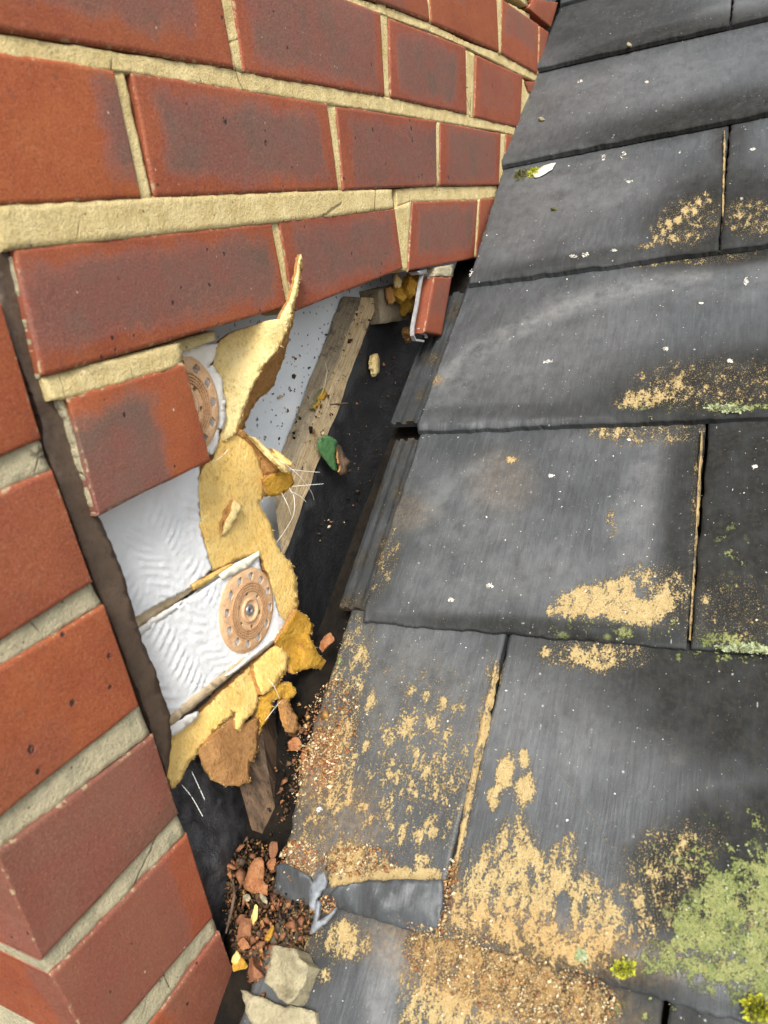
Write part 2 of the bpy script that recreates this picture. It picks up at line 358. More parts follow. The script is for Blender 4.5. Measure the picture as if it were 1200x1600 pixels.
# ------------------------------------------------------------------ brick wall
wall = thing('brick_wall', 'long red brick wall with yellow mortar, broken open above the tiled roof', 'brick wall', at(60, 560))
pier = thing('brick_pier', 'narrow red brick pier at lower left, beside the brown sealant joint', 'brick pier', at(75, 1515))
WC, PC = wall.location.copy(), pier.location.copy()
USTEP = (0, .005, .013, .2, .4, .6, .8, .987, .995, 1); VSTEP = (0, .016, .045, .36, .64, .955, .984, 1)
bcount = 0
def brick(q, mark=(.12, .16, .9, .86), k=1., tone=.5, orange=.5, depth=.030, par=None, proud=0.):
    """q: TL, TR, BR, BL corners of the face, world points on the wall plane"""
    global bcount; bcount += 1
    par = par or wall; org = par.location
    q = [Vector(p) for p in q]
    L = ((q[1] - q[0]).length + (q[2] - q[3]).length) / 2; H = ((q[3] - q[0]).length + (q[2] - q[1]).length) / 2
    vs, uv = [], []; nu, nv = len(USTEP), len(VSTEP)
    for j, v in enumerate(VSTEP):
        for i, u in enumerate(USTEP):
            if L < .06: u = (0, .03, .1, .25, .4, .6, .75, .9, .97, 1)[i]
            p = q[0] * (1 - u) * (1 - v) + q[1] * u * (1 - v) + q[2] * u * v + q[3] * (1 - u) * v
            eb = i in (0, nu - 1) or j in (0, nv - 1); e2 = i in (1, nu - 2) or j in (1, nv - 2)
            a = random.uniform(-1, 1); b = random.uniform(-1, 1)
            p = p + Vector((a, 0, b)) * (.0006 if eb else .0002)
            p.y += (.0009 + random.uniform(0, .0006)) if eb else (.00015 if e2 else random.uniform(-.0003, .0003))
            p.y -= proud
            vs.append(p - org); uv.append((u * L * 1000, v * H * 1000))
    fs = [(j * nu + i, (j + 1) * nu + i, (j + 1) * nu + i + 1, j * nu + i + 1) for j in range(nv - 1) for i in range(nu - 1)]
    ring = [i for i in range(nu)] + [j * nu + nu - 1 for j in range(1, nv)] + [(nv - 1) * nu + i for i in range(nu - 2, -1, -1)] + [j * nu for j in range(nv - 2, 0, -1)]
    nf = len(fs); base = len(vs)
    for r in ring:
        p = vs[r].copy(); p.y = depth - org.y; vs.append(p); i_, j_ = r % nu, r // nu; D_ = depth * 1000
        uv.append((uv[r][0] + (-D_ if i_ == 0 else D_ if i_ == nu - 1 else 0), uv[r][1] + (-D_ if j_ == 0 else D_ if j_ == nv - 1 else 0)))
    n = len(ring)
    for k2 in range(n): fs.append((ring[k2], ring[(k2 + 1) % n], base + (k2 + 1) % n, base + k2))
    me = mesh('brick', vs, fs)
    ul = me.uv_layers.new(name='UVMap')
    for lp in me.loops: ul.data[lp.index].uv = uv[lp.vertex_index]
    me.polygons.foreach_set('use_smooth', [i < nf for i in range(len(fs))])
    o = link('brick', me, M_BRICK, par)
    o['mark_x0'] = mark[0] * L * 1000; o['mark_y0'] = mark[1] * H * 1000; o['mark_x1'] = mark[2] * L * 1000; o['mark_y1'] = mark[3] * H * 1000
    o['mark'] = float(k); o['tone'] = float(tone); o['orange'] = float(orange); o['len'] = L * 1000; o['hei'] = H * 1000
    o['shift'] = bcount * 1.37
    return o
def P(*pts): return [at(*p) for p in pts]

XL = 0.2365    # left end of the wall, at the sealant joint
tl = at(345, -90); tl2 = at(-60, 45)
# course above the second bed joint (top edge of the photograph) ... down to the half brick
zt = .262
brick([Vector((.655, 0, zt)), Vector((at(667, 0).x + .002, 0, zt + .012)), at(672, 33), at(560, -8)], (.1, .3, .6, 1.2), .5, .5, .6)
brick([Vector((at(677, 0).x, 0, zt + .012)), Vector((at(778, 0).x, 0, zt + .02)), at(780, 81), at(675, 35)], (.12, -.3, .45, .55), .8, .45, .75)
brick(P((785, -2), (842, 38), (840, 115), (783, 83)), (.1, .0, .9, .6), .7, .6, .4)
brick(P((843.5, 40), (858, 50), (844, 118), (841.5, 116)), k=.3)
brick(P((835, -2), (872, 4), (861, 42), (825, 12)), k=.2, orange=.5)
ZT = at(545, 0).z
brick([Vector((XL, 0, ZT)), Vector((at(352, 0).x - .002, 0, ZT)), at(367, 107), Vector((XL, 0, at(0, 54).z + .001))], (.0, -.2, .86, .8), .85, .5, .6)
brick([Vector((at(372, 0).x - .002, 0, ZT)), at(595, 20), at(602, 150), at(381, 113)], (.07, .0, .93, .9), .9, .5, .35)
brick(P((608, 27), (728, 73), (730, 178), (611, 153)), (.08, .1, .85, .9), .95, .45, .2)
brick(P((745, 86), (817, 118), (813, 200), (741, 183)), (.1, .1, .8, .8), .4, .5, .3)
brick(P((821, 127), (846, 128), (838, 148), (826, 143)), k=.4, tone=.4)
brick([Vector((XL, 0, at(0, 89).z + .002)), at(178, 108), at(222, 309), Vector((XL, 0, at(0, 322).z))], (.80, .12, 1.3, .80), 1., .6, 1.)
brick(P((205, 111), (512, 161), (530, 296), (243, 308)), (.07, .14, .93, .86), 1., .45, .45)
brick(P((526, 165), (682, 188), (683, 290), (537, 298)), (.10, .12, 1.1, .95), .9, .4, .25)
brick(P((688.5, 190), (783, 208), (780, 290), (687.5, 290)), (.1, .05, .9, .92), .9, .42, .2)
brick(P((791, 209), (811, 213), (795, 291), (787.5, 291)), k=.3, tone=.45)
brick(P((20, 388), (425, 347), (450, 480), (66, 589)), (.0, .16, .95, .82), 1., .42, .5)
brick(P((436, 343), (617, 325), (630, 420), (460, 487)), (.08, .08, .95, .84), .95, .36, .3)
brick(P((645, 315), (747, 312), (741, 404), (638, 424)), (.1, .1, .95, .8), .9, .4, .2)
brick(P((750.5, 311), (783, 308), (756, 396), (744, 403)), k=.35, tone=.4)
brick(P((106, 622), (289, 567), (330, 721), (155, 806)), (-.2, .16, .62, 1.2), 1., .5, .7)
# pier, upwards from the bottom of the photograph
XR = .2305; XP = .1335
def pb(tl, tr, br, bl, **k): brick([tl, tr, br, bl], depth=.216, par=pier, **k)
def wx(p, x): return Vector((x, 0, p.z))
pg = [((0, 470), (66, 660), (66, 686), None)]
g0b, g0t = at(66, 688).z, at(66, 688).z + .066
pb(Vector((XP, 0, g0t)), Vector((XR - .001, 0, g0t)), at(66, 688), Vector((XP, 0, g0b - .004)), mark=(.0, .2, .4, .9), k=.3, tone=.5, orange=.75)
pb(wx(at(0, 772), XP), at(82, 734), at(146, 911), wx(at(0, 1005), XP), mark=(0, 0, 1, 1), k=.15, tone=.5, orange=.55)
pb(wx(at(0, 1040), XP), at(163, 944), at(219, 1104), wx(at(0, 1278), XP), mark=(0, .6, .5, 1.2), k=.2, tone=.48, orange=.7)
pb(wx(at(8, 1322), XP), at(240, 1148), at(280, 1272), at(66, 1502), mark=(-.3, -.2, 1.1, 1.2), k=.72, tone=.45, orange=.4)
pb(at(80, 1524), at(293, 1303), at(334, 1434), at(150, 1650), mark=(-.2, -.2, .8, 1.2), k=.55, tone=.45, orange=.3)
pb(wx(at(168, 1690), XP), at(344, 1455), at(398, 1612), Vector((XP, 0, at(398, 1612).z - .002)), mark=(.5, -.2, 1.2, 1.2), k=.5, tone=.45, orange=.5)

# bricks outside the photograph's frame, so that the wall goes on
def junc_x(z): return 1.00584 + (z - .06059) / math.tan(PIT)
for r in range(7):
    zb = .290 + .075 * r; x = XL - (.1125 if r % 2 else 0); xe = junc_x(zb + .02) - .02
    while x < xe - .02:
        x0, x1 = max(x + .005, XL), min(x + .215, xe)
        if r == 0 and x1 > 1.24: x1 = 1.235
        if x1 - x0 > .03: brick([Vector((x0, 0, zb + .065)), Vector((x1, 0, zb + .065)), Vector((x1, 0, zb)), Vector((x0, 0, zb))], k=random.uniform(.3, 1), tone=random.uniform(.4, .6), orange=random.random())
        x += .225
        if r == 0 and x > 1.2: break
    brick([Vector((XP, 0, g0t + .075 + .075 * r)), Vector((XR, 0, g0t + .075 + .075 * r)), Vector((XR, 0, g0t + .010 + .075 * r)), Vector((XP, 0, g0t + .010 + .075 * r))], depth=.216, par=pier, k=.5)
for x in (XL - .04, XL + .185):     # left of the first brick of the top course
    brick([Vector((max(x, XL), 0, .279)), Vector((min(x + .215, .648), 0, .279)), Vector((min(x + .215, .648), 0, ZT + .012)), Vector((max(x, XL), 0, ZT + .012))], k=.6, orange=.6)
for r in range(3):
    zb = at(398, 1612).z - .077 - .075 * r
    brick([Vector((XP, 0, zb + .065)), Vector((XR + .004, 0, zb + .065)), Vector((XR + .004, 0, zb)), Vector((XP, 0, zb))], depth=.216, par=pier, k=.5)

def resamp(pts, n):
    pts = [Vector(p) for p in pts]; d = [0]
    for a, b in zip(pts, pts[1:]): d.append(d[-1] + (b - a).length)
    out = []
    for i in range(n):
        t = d[-1] * i / (n - 1); k = 0
        while k < len(d) - 2 and d[k + 1] < t: k += 1
        f = (t - d[k]) / max(1e-9, d[k + 1] - d[k]); out.append(pts[k].lerp(pts[k + 1], min(1, max(0, f))))
    return out
jc = 0
def joint(up, lo, rec=.0015, depth=.028, mat=None, par=None, step=.004, rough=.0011, name='mortar_joint', tuck=.0014):
    """strip of mortar between two edge lines on the wall plane"""
    global jc; jc += 1
    par = par or wall; org = par.location
    L = sum(((Vector(b) - Vector(a)).length for a, b in zip(up, up[1:])))
    n = max(4, int(L / step) + 1)
    A, B = resamp(up, n), resamp(lo, n)
    rec = rec + .0008; T = (-.0, .06, .2, .4, .6, .8, .94, 1.0); vs = []
    for i in range(n):
        dvec = (B[i] - A[i]); dn = dvec.normalized() if dvec.length > 1e-6 else Vector((0, 0, -1))
        a = A[i] - dn * tuck; b = B[i] + dn * tuck
        for t in T: vs.append(a.lerp(b, t))
    V = np.array([list(v) for v in vs])
    nz = fbm(V, 260, jc, 3) * rough * .8 + vn(V, 40, jc + 3) * rough * .5
    k = np.tile(np.array(T), n)
    V[:, 1] += rec + nz + np.where((k < .01) | (k > .99), .0022, 0) + (k - .5) * -.0012
    V[:, 2] += vn(V, 150, jc + 9) * np.where((k < .01) | (k > .99), 0, .0006)
    nt_ = len(T); fs = [(i * nt_ + j, i * nt_ + j + 1, (i + 1) * nt_ + j + 1, (i + 1) * nt_ + j) for i in range(n - 1) for j in range(nt_ - 1)]
    ring = [i * nt_ for i in range(n)] + [(n - 1) * nt_ + j for j in range(1, nt_)] + [i * nt_ + nt_ - 1 for i in range(n - 2, -1, -1)] + [j for j in range(nt_ - 2, 0, -1)]
    base = len(V); W = V[ring].copy(); W[:, 1] = depth; V = np.vstack([V, W]); m_ = len(ring); nf = len(fs)
    for q in range(m_): fs.append((ring[q], ring[(q + 1) % m_], base + (q + 1) % m_, base + q))
    me = mesh(name, V - np.array(org), fs); fixn(me)
    me.polygons.foreach_set('use_smooth', [i < nf for i in range(len(fs))])
    return link(name, me, mat or M_MORT, par)

joint(P((537, -14), (572, 0), (617, 13), (670, 34), (730, 64), (783, 84), (845, 119)), P((515, -6), (560, 8), (597, 21), (673, 49), (733, 74), (817, 117), (846, 128)), .001)
joint(P((-60, 41), (0, 54), (182, 82), (365, 108), (600, 151), (730, 179), (813, 201)), P((-60, 76), (0, 89), (95, 100), (185, 108), (510, 161), (600, 174), (680, 188), (783, 205), (811, 213)), .0004)
joint([Vector((XL, 0, at(0, 322).z)), *P((225, 311), (245, 309), (530, 298), (614, 297))], [at(4, 388), *P((120, 378), (430, 346), (520, 337), (616, 324))], -.0006, rough=.0007)
joint(P((622, 297), (660, 292), (727, 292), (785, 291)), P((623, 322), (643, 314), (745, 312), (784, 307)), .0012)
joint(P((70, 592), (180, 564), (286, 537)), P((80, 622), (108, 621), (289, 567)), .0006, rough=.002)
joint(P((286, 537), (358, 517)), P((289, 551), (358, 527)), .010, rough=.002)
# cross joints
for a, b in ((((334, -80), (352, 0), (367, 108)), ((363, -85), (372, 0), (382, 114))), (((590, -30), (596, 22), (602, 151)), ((600, -30), (608, 27), (611, 154))),
             (((730, 75), (730, 179)), ((745, 85), (741, 184))), (((667, -4), (672, 34)), ((677, -4), (676, 36))), (((778, -4), (780, 83)), ((785, -4), (783, 84))),
             (((178, 108), (222, 311)), ((193, 110), (238, 312))), (((513, 161), (531, 298)), ((526, 164), (537, 298))), (((682.5, 188), (683, 291)), ((688, 190), (687, 291))),
             (((783, 208), (780, 291)), ((791, 209), (787, 292))), (((425, 347), (450, 480)), ((436, 344), (460, 487))), (((618, 324), (631, 421)), ((645, 314), (638, 424))),
             (((746.5, 312), (741.5, 404)), ((750.5, 311), (744.5, 403))), (((817, 119), (813, 202)), ((837, 149), (814, 203))), (((842, 40), (840, 116)), ((843.6, 41), (841.6, 117)))):
    joint(P(*a), P(*b), .0004 + random.uniform(-.0002, .0012), rough=.0009)
joint(P((800, 3), (833, 22)), P((806, 12), (832, 32)), .004)
# dark open crack with a crumbling edge at the left of the second course
joint(P((195, 112), (240, 312)), P((203, 112), (243, 310)), .006, mat=M_MORTG, tuck=0)
# pier bed joints
def pj(up, lo): joint(up, lo, .0018, .214, M_MORTG, pier, rough=.0016)
pj([wx(at(0, 735), XP + .002), at(66, 687)], [wx(at(0, 772), XP + .002), at(82, 733)])
pj([wx(at(0, 1005), XP + .002), at(148, 912)], [wx(at(0, 1040), XP + .002), at(162, 943)])
pj([wx(at(0, 1278), XP + .002), at(221, 1105)], [wx(at(8, 1322), XP + .002), at(238, 1147)])
pj([at(69, 1502), at(281, 1274)], [at(81, 1523), at(292, 1302)])
pj([at(153, 1648), at(337, 1436)], [wx(at(168, 1690), XP + .002), at(344, 1454)])
# backing mortar behind generic courses
joint([Vector((XL, 0, ZT + .012)), Vector((.605, 0, ZT + .012))], [Vector((XL, 0, ZT)), Vector((.59, 0, ZT))], step=.02)
for r in range(7):
    zb = .290 + .075 * r
    joint([Vector((XL, 0, zb)), Vector((junc_x(zb) - .03 if r else 1.22, 0, zb))], [Vector((XL, 0, zb - .010)), Vector((junc_x(zb) - .03 if r else 1.22, 0, zb - .010))], step=.02)

FRINGE = []
# sealant in the movement joint: a narrow sheet, torn along its lower right edge
def slab(name, outline, yf, thick, mats, parent=None, step=6, grid=9, jit=1.2, bumpy=.0008, seed=0, edge=None, smooth=True, plane=None, extra=None):
    """a sheet outlined in photo coordinates, laid at depth yf(u, v) behind the wall face and given real thickness"""
    pts = []; n = len(outline)
    r_ = random.Random(seed + 11)
    for i in range(n):
        a, b = outline[i][:2], outline[(i + 1) % n][:2]; L = math.hypot(b[0] - a[0], b[1] - a[1]); k = max(1, int(L / step))
        for j in range(k):
            t = j / k; x, y = a[0] + (b[0] - a[0]) * t, a[1] + (b[1] - a[1]) * t
            pts.append((x, y))
    qn = np.array([(p[0], p[1], seed * 3.1) for p in pts]); dx = fbm(qn, .07, seed, 4) + .6 * vn(qn, .33, seed + 2); dy = fbm(qn, .07, seed + 50, 4) + .6 * vn(qn, .33, seed + 52)
    pts = [(p[0] + dx[i] * jit * 2.2, p[1] + dy[i] * jit * 2.2) for i, p in enumerate(pts)]
    nb = len(pts)
    xs = [p[0] for p in pts]; ys = [p[1] for p in pts]
    def inside(x, y):
        c = False
        for i in range(nb):
            x1, y1 = pts[i]; x2, y2 = pts[i - 1]
            if (y1 > y) != (y2 > y) and x < (x2 - x1) * (y - y1) / (y2 - y1) + x1: c = not c
        return c
    bp = np.array(pts); gx = min(xs)
    while gx < max(xs):
        gy = min(ys)
        while gy < max(ys):
            x, y = gx + r_.uniform(-.25, .25) * grid, gy + r_.uniform(-.25, .25) * grid
            if inside(x, y) and np.min(np.hypot(bp[:, 0] - x, bp[:, 1] - y)) > step * .55: pts.append((x, y))
            gy += grid
        gx += grid
    vv, _, ff, _, _, _ = delaunay_2d_cdt([Vector(p) for p in pts], [], [list(range(nb))], 1, 1e-6)
    W = []
    for p in vv: W.append((plane or at)(p.x, p.y, yf(p.x, p.y)))
    A = np.array([list(x) for x in W])
    nz = fbm(A, 110, seed, 3) * bumpy + vn(A, 420, seed + 5) * bumpy * .35
    if plane is None:
        A[:, 1] += nz
        back = A.copy(); back[:, 1] += thick + .25 * bumpy
    else:
        A[:, 2] += nz; back = A.copy(); back[:, 2] -= thick
    if extra is not None: A = extra(A, np.array([list(p) for p in vv]))
    N = len(A); fs = [tuple(f) for f in ff]; cnt = {}
    for f in fs:
        for i in range(len(f)):
            e = (f[i], f[(i + 1) % len(f)]); cnt[e] = 1
    be = [e for e in cnt if (e[1], e[0]) not in cnt]
    mi = [0] * len(fs); out = list(fs)
    for f in fs: out.append(tuple(N + i for i in reversed(f))); mi.append(1 if len(mats) > 1 else 0)
    for a, b in be: out.append((b, a, N + a, N + b)); mi.append(1 if len(mats) > 1 else 0)
    V = np.vstack([A, back])
    if plane is not None and parent is None: V = np.array([list(ROOF @ Vector(x)) for x in V])
    org = np.array(parent.location if parent and plane is None else (0, 0, 0))
    me = mesh(name, V - org, out, mi); fixn(me)
    if smooth: me.polygons.foreach_set('use_smooth', [i < len(fs) for i in range(len(out))])
    o = link(name, me, list(mats), parent)
    if parent is not None and plane is None and name.startswith(('foam', 'torn')):
        C2 = V[:len(A)].mean(0)
        for a, b in be:
            FRINGE.append((V[a], V[b], mats[0] is not None and mats[-1]))
    if parent is None: recentre(o)
    return o
def idw(ctrl, p=3.0):
    """smooth (thin plate) depth surface through the given points"""
    c = np.array(ctrl, float); n = len(c); X = c[:, :2] / 100.
    def U(d2): return np.where(d2 > 1e-12, d2 * np.log(np.maximum(d2, 1e-12)), 0)
    if n < 4: 
        def f(u, v):
            d = np.hypot(c[:, 0] - u, c[:, 1] - v) + 1e-3; wt = d ** -2.; return float((wt * c[:, 2]).sum() / wt.sum())
        return f
    K = U(((X[:, None] - X[None]) ** 2).sum(-1)) + np.eye(n) * .004; Pm = np.hstack([np.ones((n, 1)), X])
    A = np.block([[K, Pm], [Pm.T, np.zeros((3, 3))]]); sol = np.linalg.lstsq(A, np.concatenate([c[:, 2], np.zeros(3)]), rcond=None)[0]
    lo, hi = c[:, 2].min() - .004, c[:, 2].max() + .004
    def f(u, v):
        x = np.array([u, v]) / 100.; k = U(((X - x) ** 2).sum(-1))
        return float(np.clip(k @ sol[:n] + sol[n] + x @ sol[n + 1:], lo, hi))
    return f
for e in (1,):
    slab('sealant', [(-40, 330), (-6, 400), (0, 480), (30, 562), (66, 660), (70, 700), (84, 735), (146, 905), (165, 948), (222, 1098), (240, 1150), (262, 1212), (268, 1166), (266, 1120), (243, 1050), (226, 1008), (212, 968), (191, 890), (172, 846), (155, 806), (130, 715), (106, 640), (84, 612), (70, 592), (45, 490), (20, 392), (4, 372), (-14, 330)],
         idw([(0, 400, .0035), (66, 640, .005), (110, 700, .006), (150, 800, .006), (200, 930, .008), (250, 1100, .012), (265, 1160, .014)]), .012, [M_SEAL], pier, 7, 10, 1.0, .0012, 3)
slab('sealant_lip', [(22, 400), (40, 470), (60, 560), (66, 590), (62, 592), (52, 548), (36, 480), (16, 402)], lambda u, v: .0025, .004, [M_MORTG], pier, 5, 8, 1.0, .0008, 4)
slab('sealant_lip', [(80, 606), (100, 622), (128, 700), (153, 800), (150, 806), (120, 710), (98, 640), (78, 616)], lambda u, v: .003, .006, [M_MORTG], pier, 5, 8, 1.0, .0008, 5)

# ------------------------------------------------------------------ roof
tiles = thing('tiled_roof', 'sloping roof of large dark grey slate-effect tiles with sandy and green growth', 'roof', mat=ROOF)
def ell(u, v, cu, cv, ru, rv, ang=0., soft=1.0):
    a = math.radians(ang); x = u - cu; y = v - cv
    p = (x * math.cos(a) + y * math.sin(a)) / ru; q = (-x * math.sin(a) + y * math.cos(a)) / rv
    d = np.sqrt(p * p + q * q); return 1 - sst(1 - .45 * soft, 1 + .55 * soft, d)
def poly(u, v, pts, soft=18.):
    n = len(pts); ins = np.zeros(len(u), bool); dm = np.full(len(u), 1e9)
    for i in range(n):
        x1, y1 = pts[i]; x2, y2 = pts[i - 1]
        c = (y1 > v) != (y2 > v)
        with np.errstate(divide='ignore', invalid='ignore'):
            xi = (x2 - x1) * (v - y1) / (y2 - y1 if y2 != y1 else 1e-9) + x1
        ins ^= c & (u < xi)
        L2 = (x2 - x1) ** 2 + (y2 - y1) ** 2 + 1e-9; t = np.clip(((u - x1) * (x2 - x1) + (v - y1) * (y2 - y1)) / L2, 0, 1)
        dm = np.minimum(dm, np.hypot(u - x1 - t * (x2 - x1), v - y1 - t * (y2 - y1)))
    return sst(-soft, soft, np.where(ins, dm, -dm))
def line(u, v, pts, wd, soft=.6):
    dm = np.full(len(u), 1e9)
    for (x1, y1), (x2, y2) in zip(pts, pts[1:]):
        L2 = (x2 - x1) ** 2 + (y2 - y1) ** 2; t = np.clip(((u - x1) * (x2 - x1) + (v - y1) * (y2 - y1)) / L2, 0, 1)
        dm = np.minimum(dm, np.hypot(u - x1 - t * (x2 - x1), v - y1 - t * (y2 - y1)))
    return 1 - sst(wd * (1 - soft), wd * (1 + soft), dm)
def mx(*a):
    r = a[0]
    for x in a[1:]: r = np.maximum(r, x)
    return r
STREAKS = [(700, 560, 55, 70), (620, 600, 36, 55), (690, 500, 20, 30), (750, 690, 18, 62), (790, 760, 22, 52), (660, 790, 52, 40), (730, 850, 26, 62), (835, 840, 26, 72), (870, 455, 28, 40), (950, 470, 32, 26), (820, 530, 36, 42), (850, 570, 16, 34), (905, 590, 32, 40), (895, 650, 12, 30), (945, 640, 14, 30), (540, 440, 26, 70), (620, 970, 22, 40), (640, 1010, 20, 30), (690, 1050, 28, 75), (765, 1070, 40, 40), (830, 1050, 22, 30), (825, 980, 26, 30), (520, 990, 24, 40), (780, 1175, 46, 30), (470, 1150, 90, 62), (650, 1230, 190, 36), (440, 880, 16, 60), (510, 920, 20, 30), (590, 900, 8, 40), (680, 880, 10, 40), (720, 940, 18, 30), (795, 420, 22, 34), (510, 640, 14, 26), (650, 700, 16, 40), (800, 1010, 14, 24), (600, 1170, 14, 30)]
def sand_f(u, v, row, col):
    z = np.zeros(len(u))
    if row == 0 and col == 0:
        for (a, b, c, d) in STREAKS: z = mx(z, .60 * ell(u, v, 400 + a / 3, 950 + b / 3, c / 3, d / 3, 12))
        z = mx(z, .8 * line(u, v, [(524, 1374), (600, 1366), (680, 1368)], 13), .66 * ell(u, v, 545, 1340, 36, 30, 0))
        z = mx(z, .50 * ell(u, v, 530, 1190, 30, 110, 12), .42 * ell(u, v, 545, 1040, 34, 80, 14), .34 * ell(u, v, 480, 1300, 60, 90, 10), .3 * ell(u, v, 640, 1200, 110, 160, 8))
        z = mx(z, .30 * line(u, v, [(772, 1030), (735, 1210), (690, 1400)], 10))
    if row == 0 and col == 1:
        z = mx(z, .62 * poly(u, v, [(694, 1455), (702, 1395), (728, 1345), (775, 1300), (812, 1268), (835, 1300), (852, 1335), (890, 1308), (905, 1345), (950, 1385), (985, 1420), (990, 1470), (930, 1520), (850, 1500), (750, 1470)], 26))
        z = mx(z, .8 * ell(u, v, 790, 1205, 13, 32, 12), .75 * ell(u, v, 818, 1232, 16, 28, 10), .75 * ell(u, v, 818, 1188, 9, 16), .8 * ell(u, v, 772, 1245, 10, 20))
        z = mx(z, .42 * poly(u, v, [(960, 1370), (1010, 1300), (1080, 1290), (1130, 1310), (1080, 1400), (1010, 1500), (940, 1520)], 40))
        z = mx(z, .62 * poly(u, v, [(870, 1005), (950, 1010), (990, 1012), (975, 1035), (940, 1052), (895, 1042)], 12), .34 * ell(u, v, 930, 1022, 85, 26), .66 * ell(u, v, 852, 1017, 7, 9))
        z = mx(z, .36 * poly(u, v, [(1000, 1450), (1080, 1400), (1180, 1380), (1250, 1400), (1250, 1560), (1050, 1520)], 40)); z = np.minimum(z, 1 - .95 * ell(u, v, 880, 1425, 13, 34, 0)); z = np.minimum(z, 1 - .5 * ell(u, v, 955, 1405, 22, 22))
        z = mx(z, .34 * line(u, v, [(780, 1030), (742, 1210), (700, 1400)], 10))
    if row == -1:
        z = mx(z, .60 * poly(u, v, [(640, 1455), (720, 1455), (800, 1480), (900, 1520), (965, 1560), (930, 1620), (620, 1620)], 26), .66 * ell(u, v, 538, 1470, 36, 32, 20), .4 * ell(u, v, 470, 1440, 40, 60), .5 * ell(u, v, 505, 1525, 14, 12))
        z = np.minimum(z, 1 - .5 * ell(u, v, 600, 1540, 36, 70, 8))
    if row == 1 and col == 0:
        z = mx(z, .80 * poly(u, v, [(852, 958), (880, 925), (912, 914), (950, 906), (984, 898), (996, 930), (1010, 940), (1034, 908), (1056, 915), (1058, 950), (1025, 978), (965, 972), (905, 964)], 12), .42 * ell(u, v, 1010, 930, 62, 48))
        z = mx(z, .5 * ell(u, v, 960, 672, 36, 14), .34 * ell(u, v, 1010, 672, 90, 24), .75 * ell(u, v, 800, 718, 9, 6), .3 * ell(u, v, 600, 880, 20, 60, 20), .2 * line(u, v, [(1090, 670), (1074, 995)], 6), .34 * ell(u, v, 955, 815, 8, 26))
    if row == 1 and col == 1: z = mx(z, .2 * line(u, v, [(1098, 660), (1082, 1000)], 6), .22 * ell(u, v, 1150, 960, 80, 60))
    if row == 2 and col == 0:
        z = mx(z, .60 * ell(u, v, 1010, 622, 46, 15, -8), .5 * ell(u, v, 1055, 607, 16, 24), .30 * ell(u, v, 1110, 600, 120, 40), .5 * ell(u, v, 1030, 405, 58, 9, -8), .5 * ell(u, v, 675, 592, 18, 9), .26 * ell(u, v, 1100, 395, 80, 20))
    if row == 3 and col == 0:
        for k in range(8): z = mx(z, (.66 - .02 * abs(k - 3)) * ell(u, v, 1022 + k * 12, 366 - k * 8, 4.5, 13, -25))
        z = mx(z, .5 * ell(u, v, 1045, 375, 48, 6, -14), .34 * ell(u, v, 1075, 345, 52, 36, -25), .1 * line(u, v, [(1130, 192), (1129, 372)], 3))
    if row == 3 and col == 1: z = mx(z, .1 * line(u, v, [(1134, 192), (1132, 372)], 3), .36 * ell(u, v, 1175, 340, 40, 30))
    return z
def lich_f(u, v, row, col):
    z = np.zeros(len(u))
    if row == 0 and col == 1:
        z = mx(z, .68 * poly(u, v, [(1085, 1390), (1120, 1350), (1175, 1325), (1290, 1300), (1300, 1620), (1150, 1560), (1070, 1530), (1000, 1520), (960, 1510), (1000, 1490), (1050, 1460), (1040, 1420)], 30))
        z = mx(z, .30 * poly(u, v, [(1000, 1400), (1020, 1290), (1120, 1260), (1300, 1230), (1300, 1400), (1100, 1400)], 45), .6 * ell(u, v, 908, 1492, 10, 12), .32 * ell(u, v, 1150, 1015, 90, 26), .6 * ell(u, v, 1060, 1028, 7, 7))
    if row == 1: z = mx(z, .5 * ell(u, v, 1150, 1005, 60, 12), .3 * ell(u, v, 1000, 985, 160, 20), .2 * ell(u, v, 1140, 860, 30, 60))
    if row == 2: z = mx(z, .55 * ell(u, v, 1150, 636, 56, 9), .2 * ell(u, v, 1050, 640, 90, 14))
    if row == 0 and col == 0: z = mx(z, .6 * ell(u, v, 530, 1033, 5, 5))
    if row == -1: z = mx(z, .25 * ell(u, v, 1000, 1580, 80, 40))
    return z
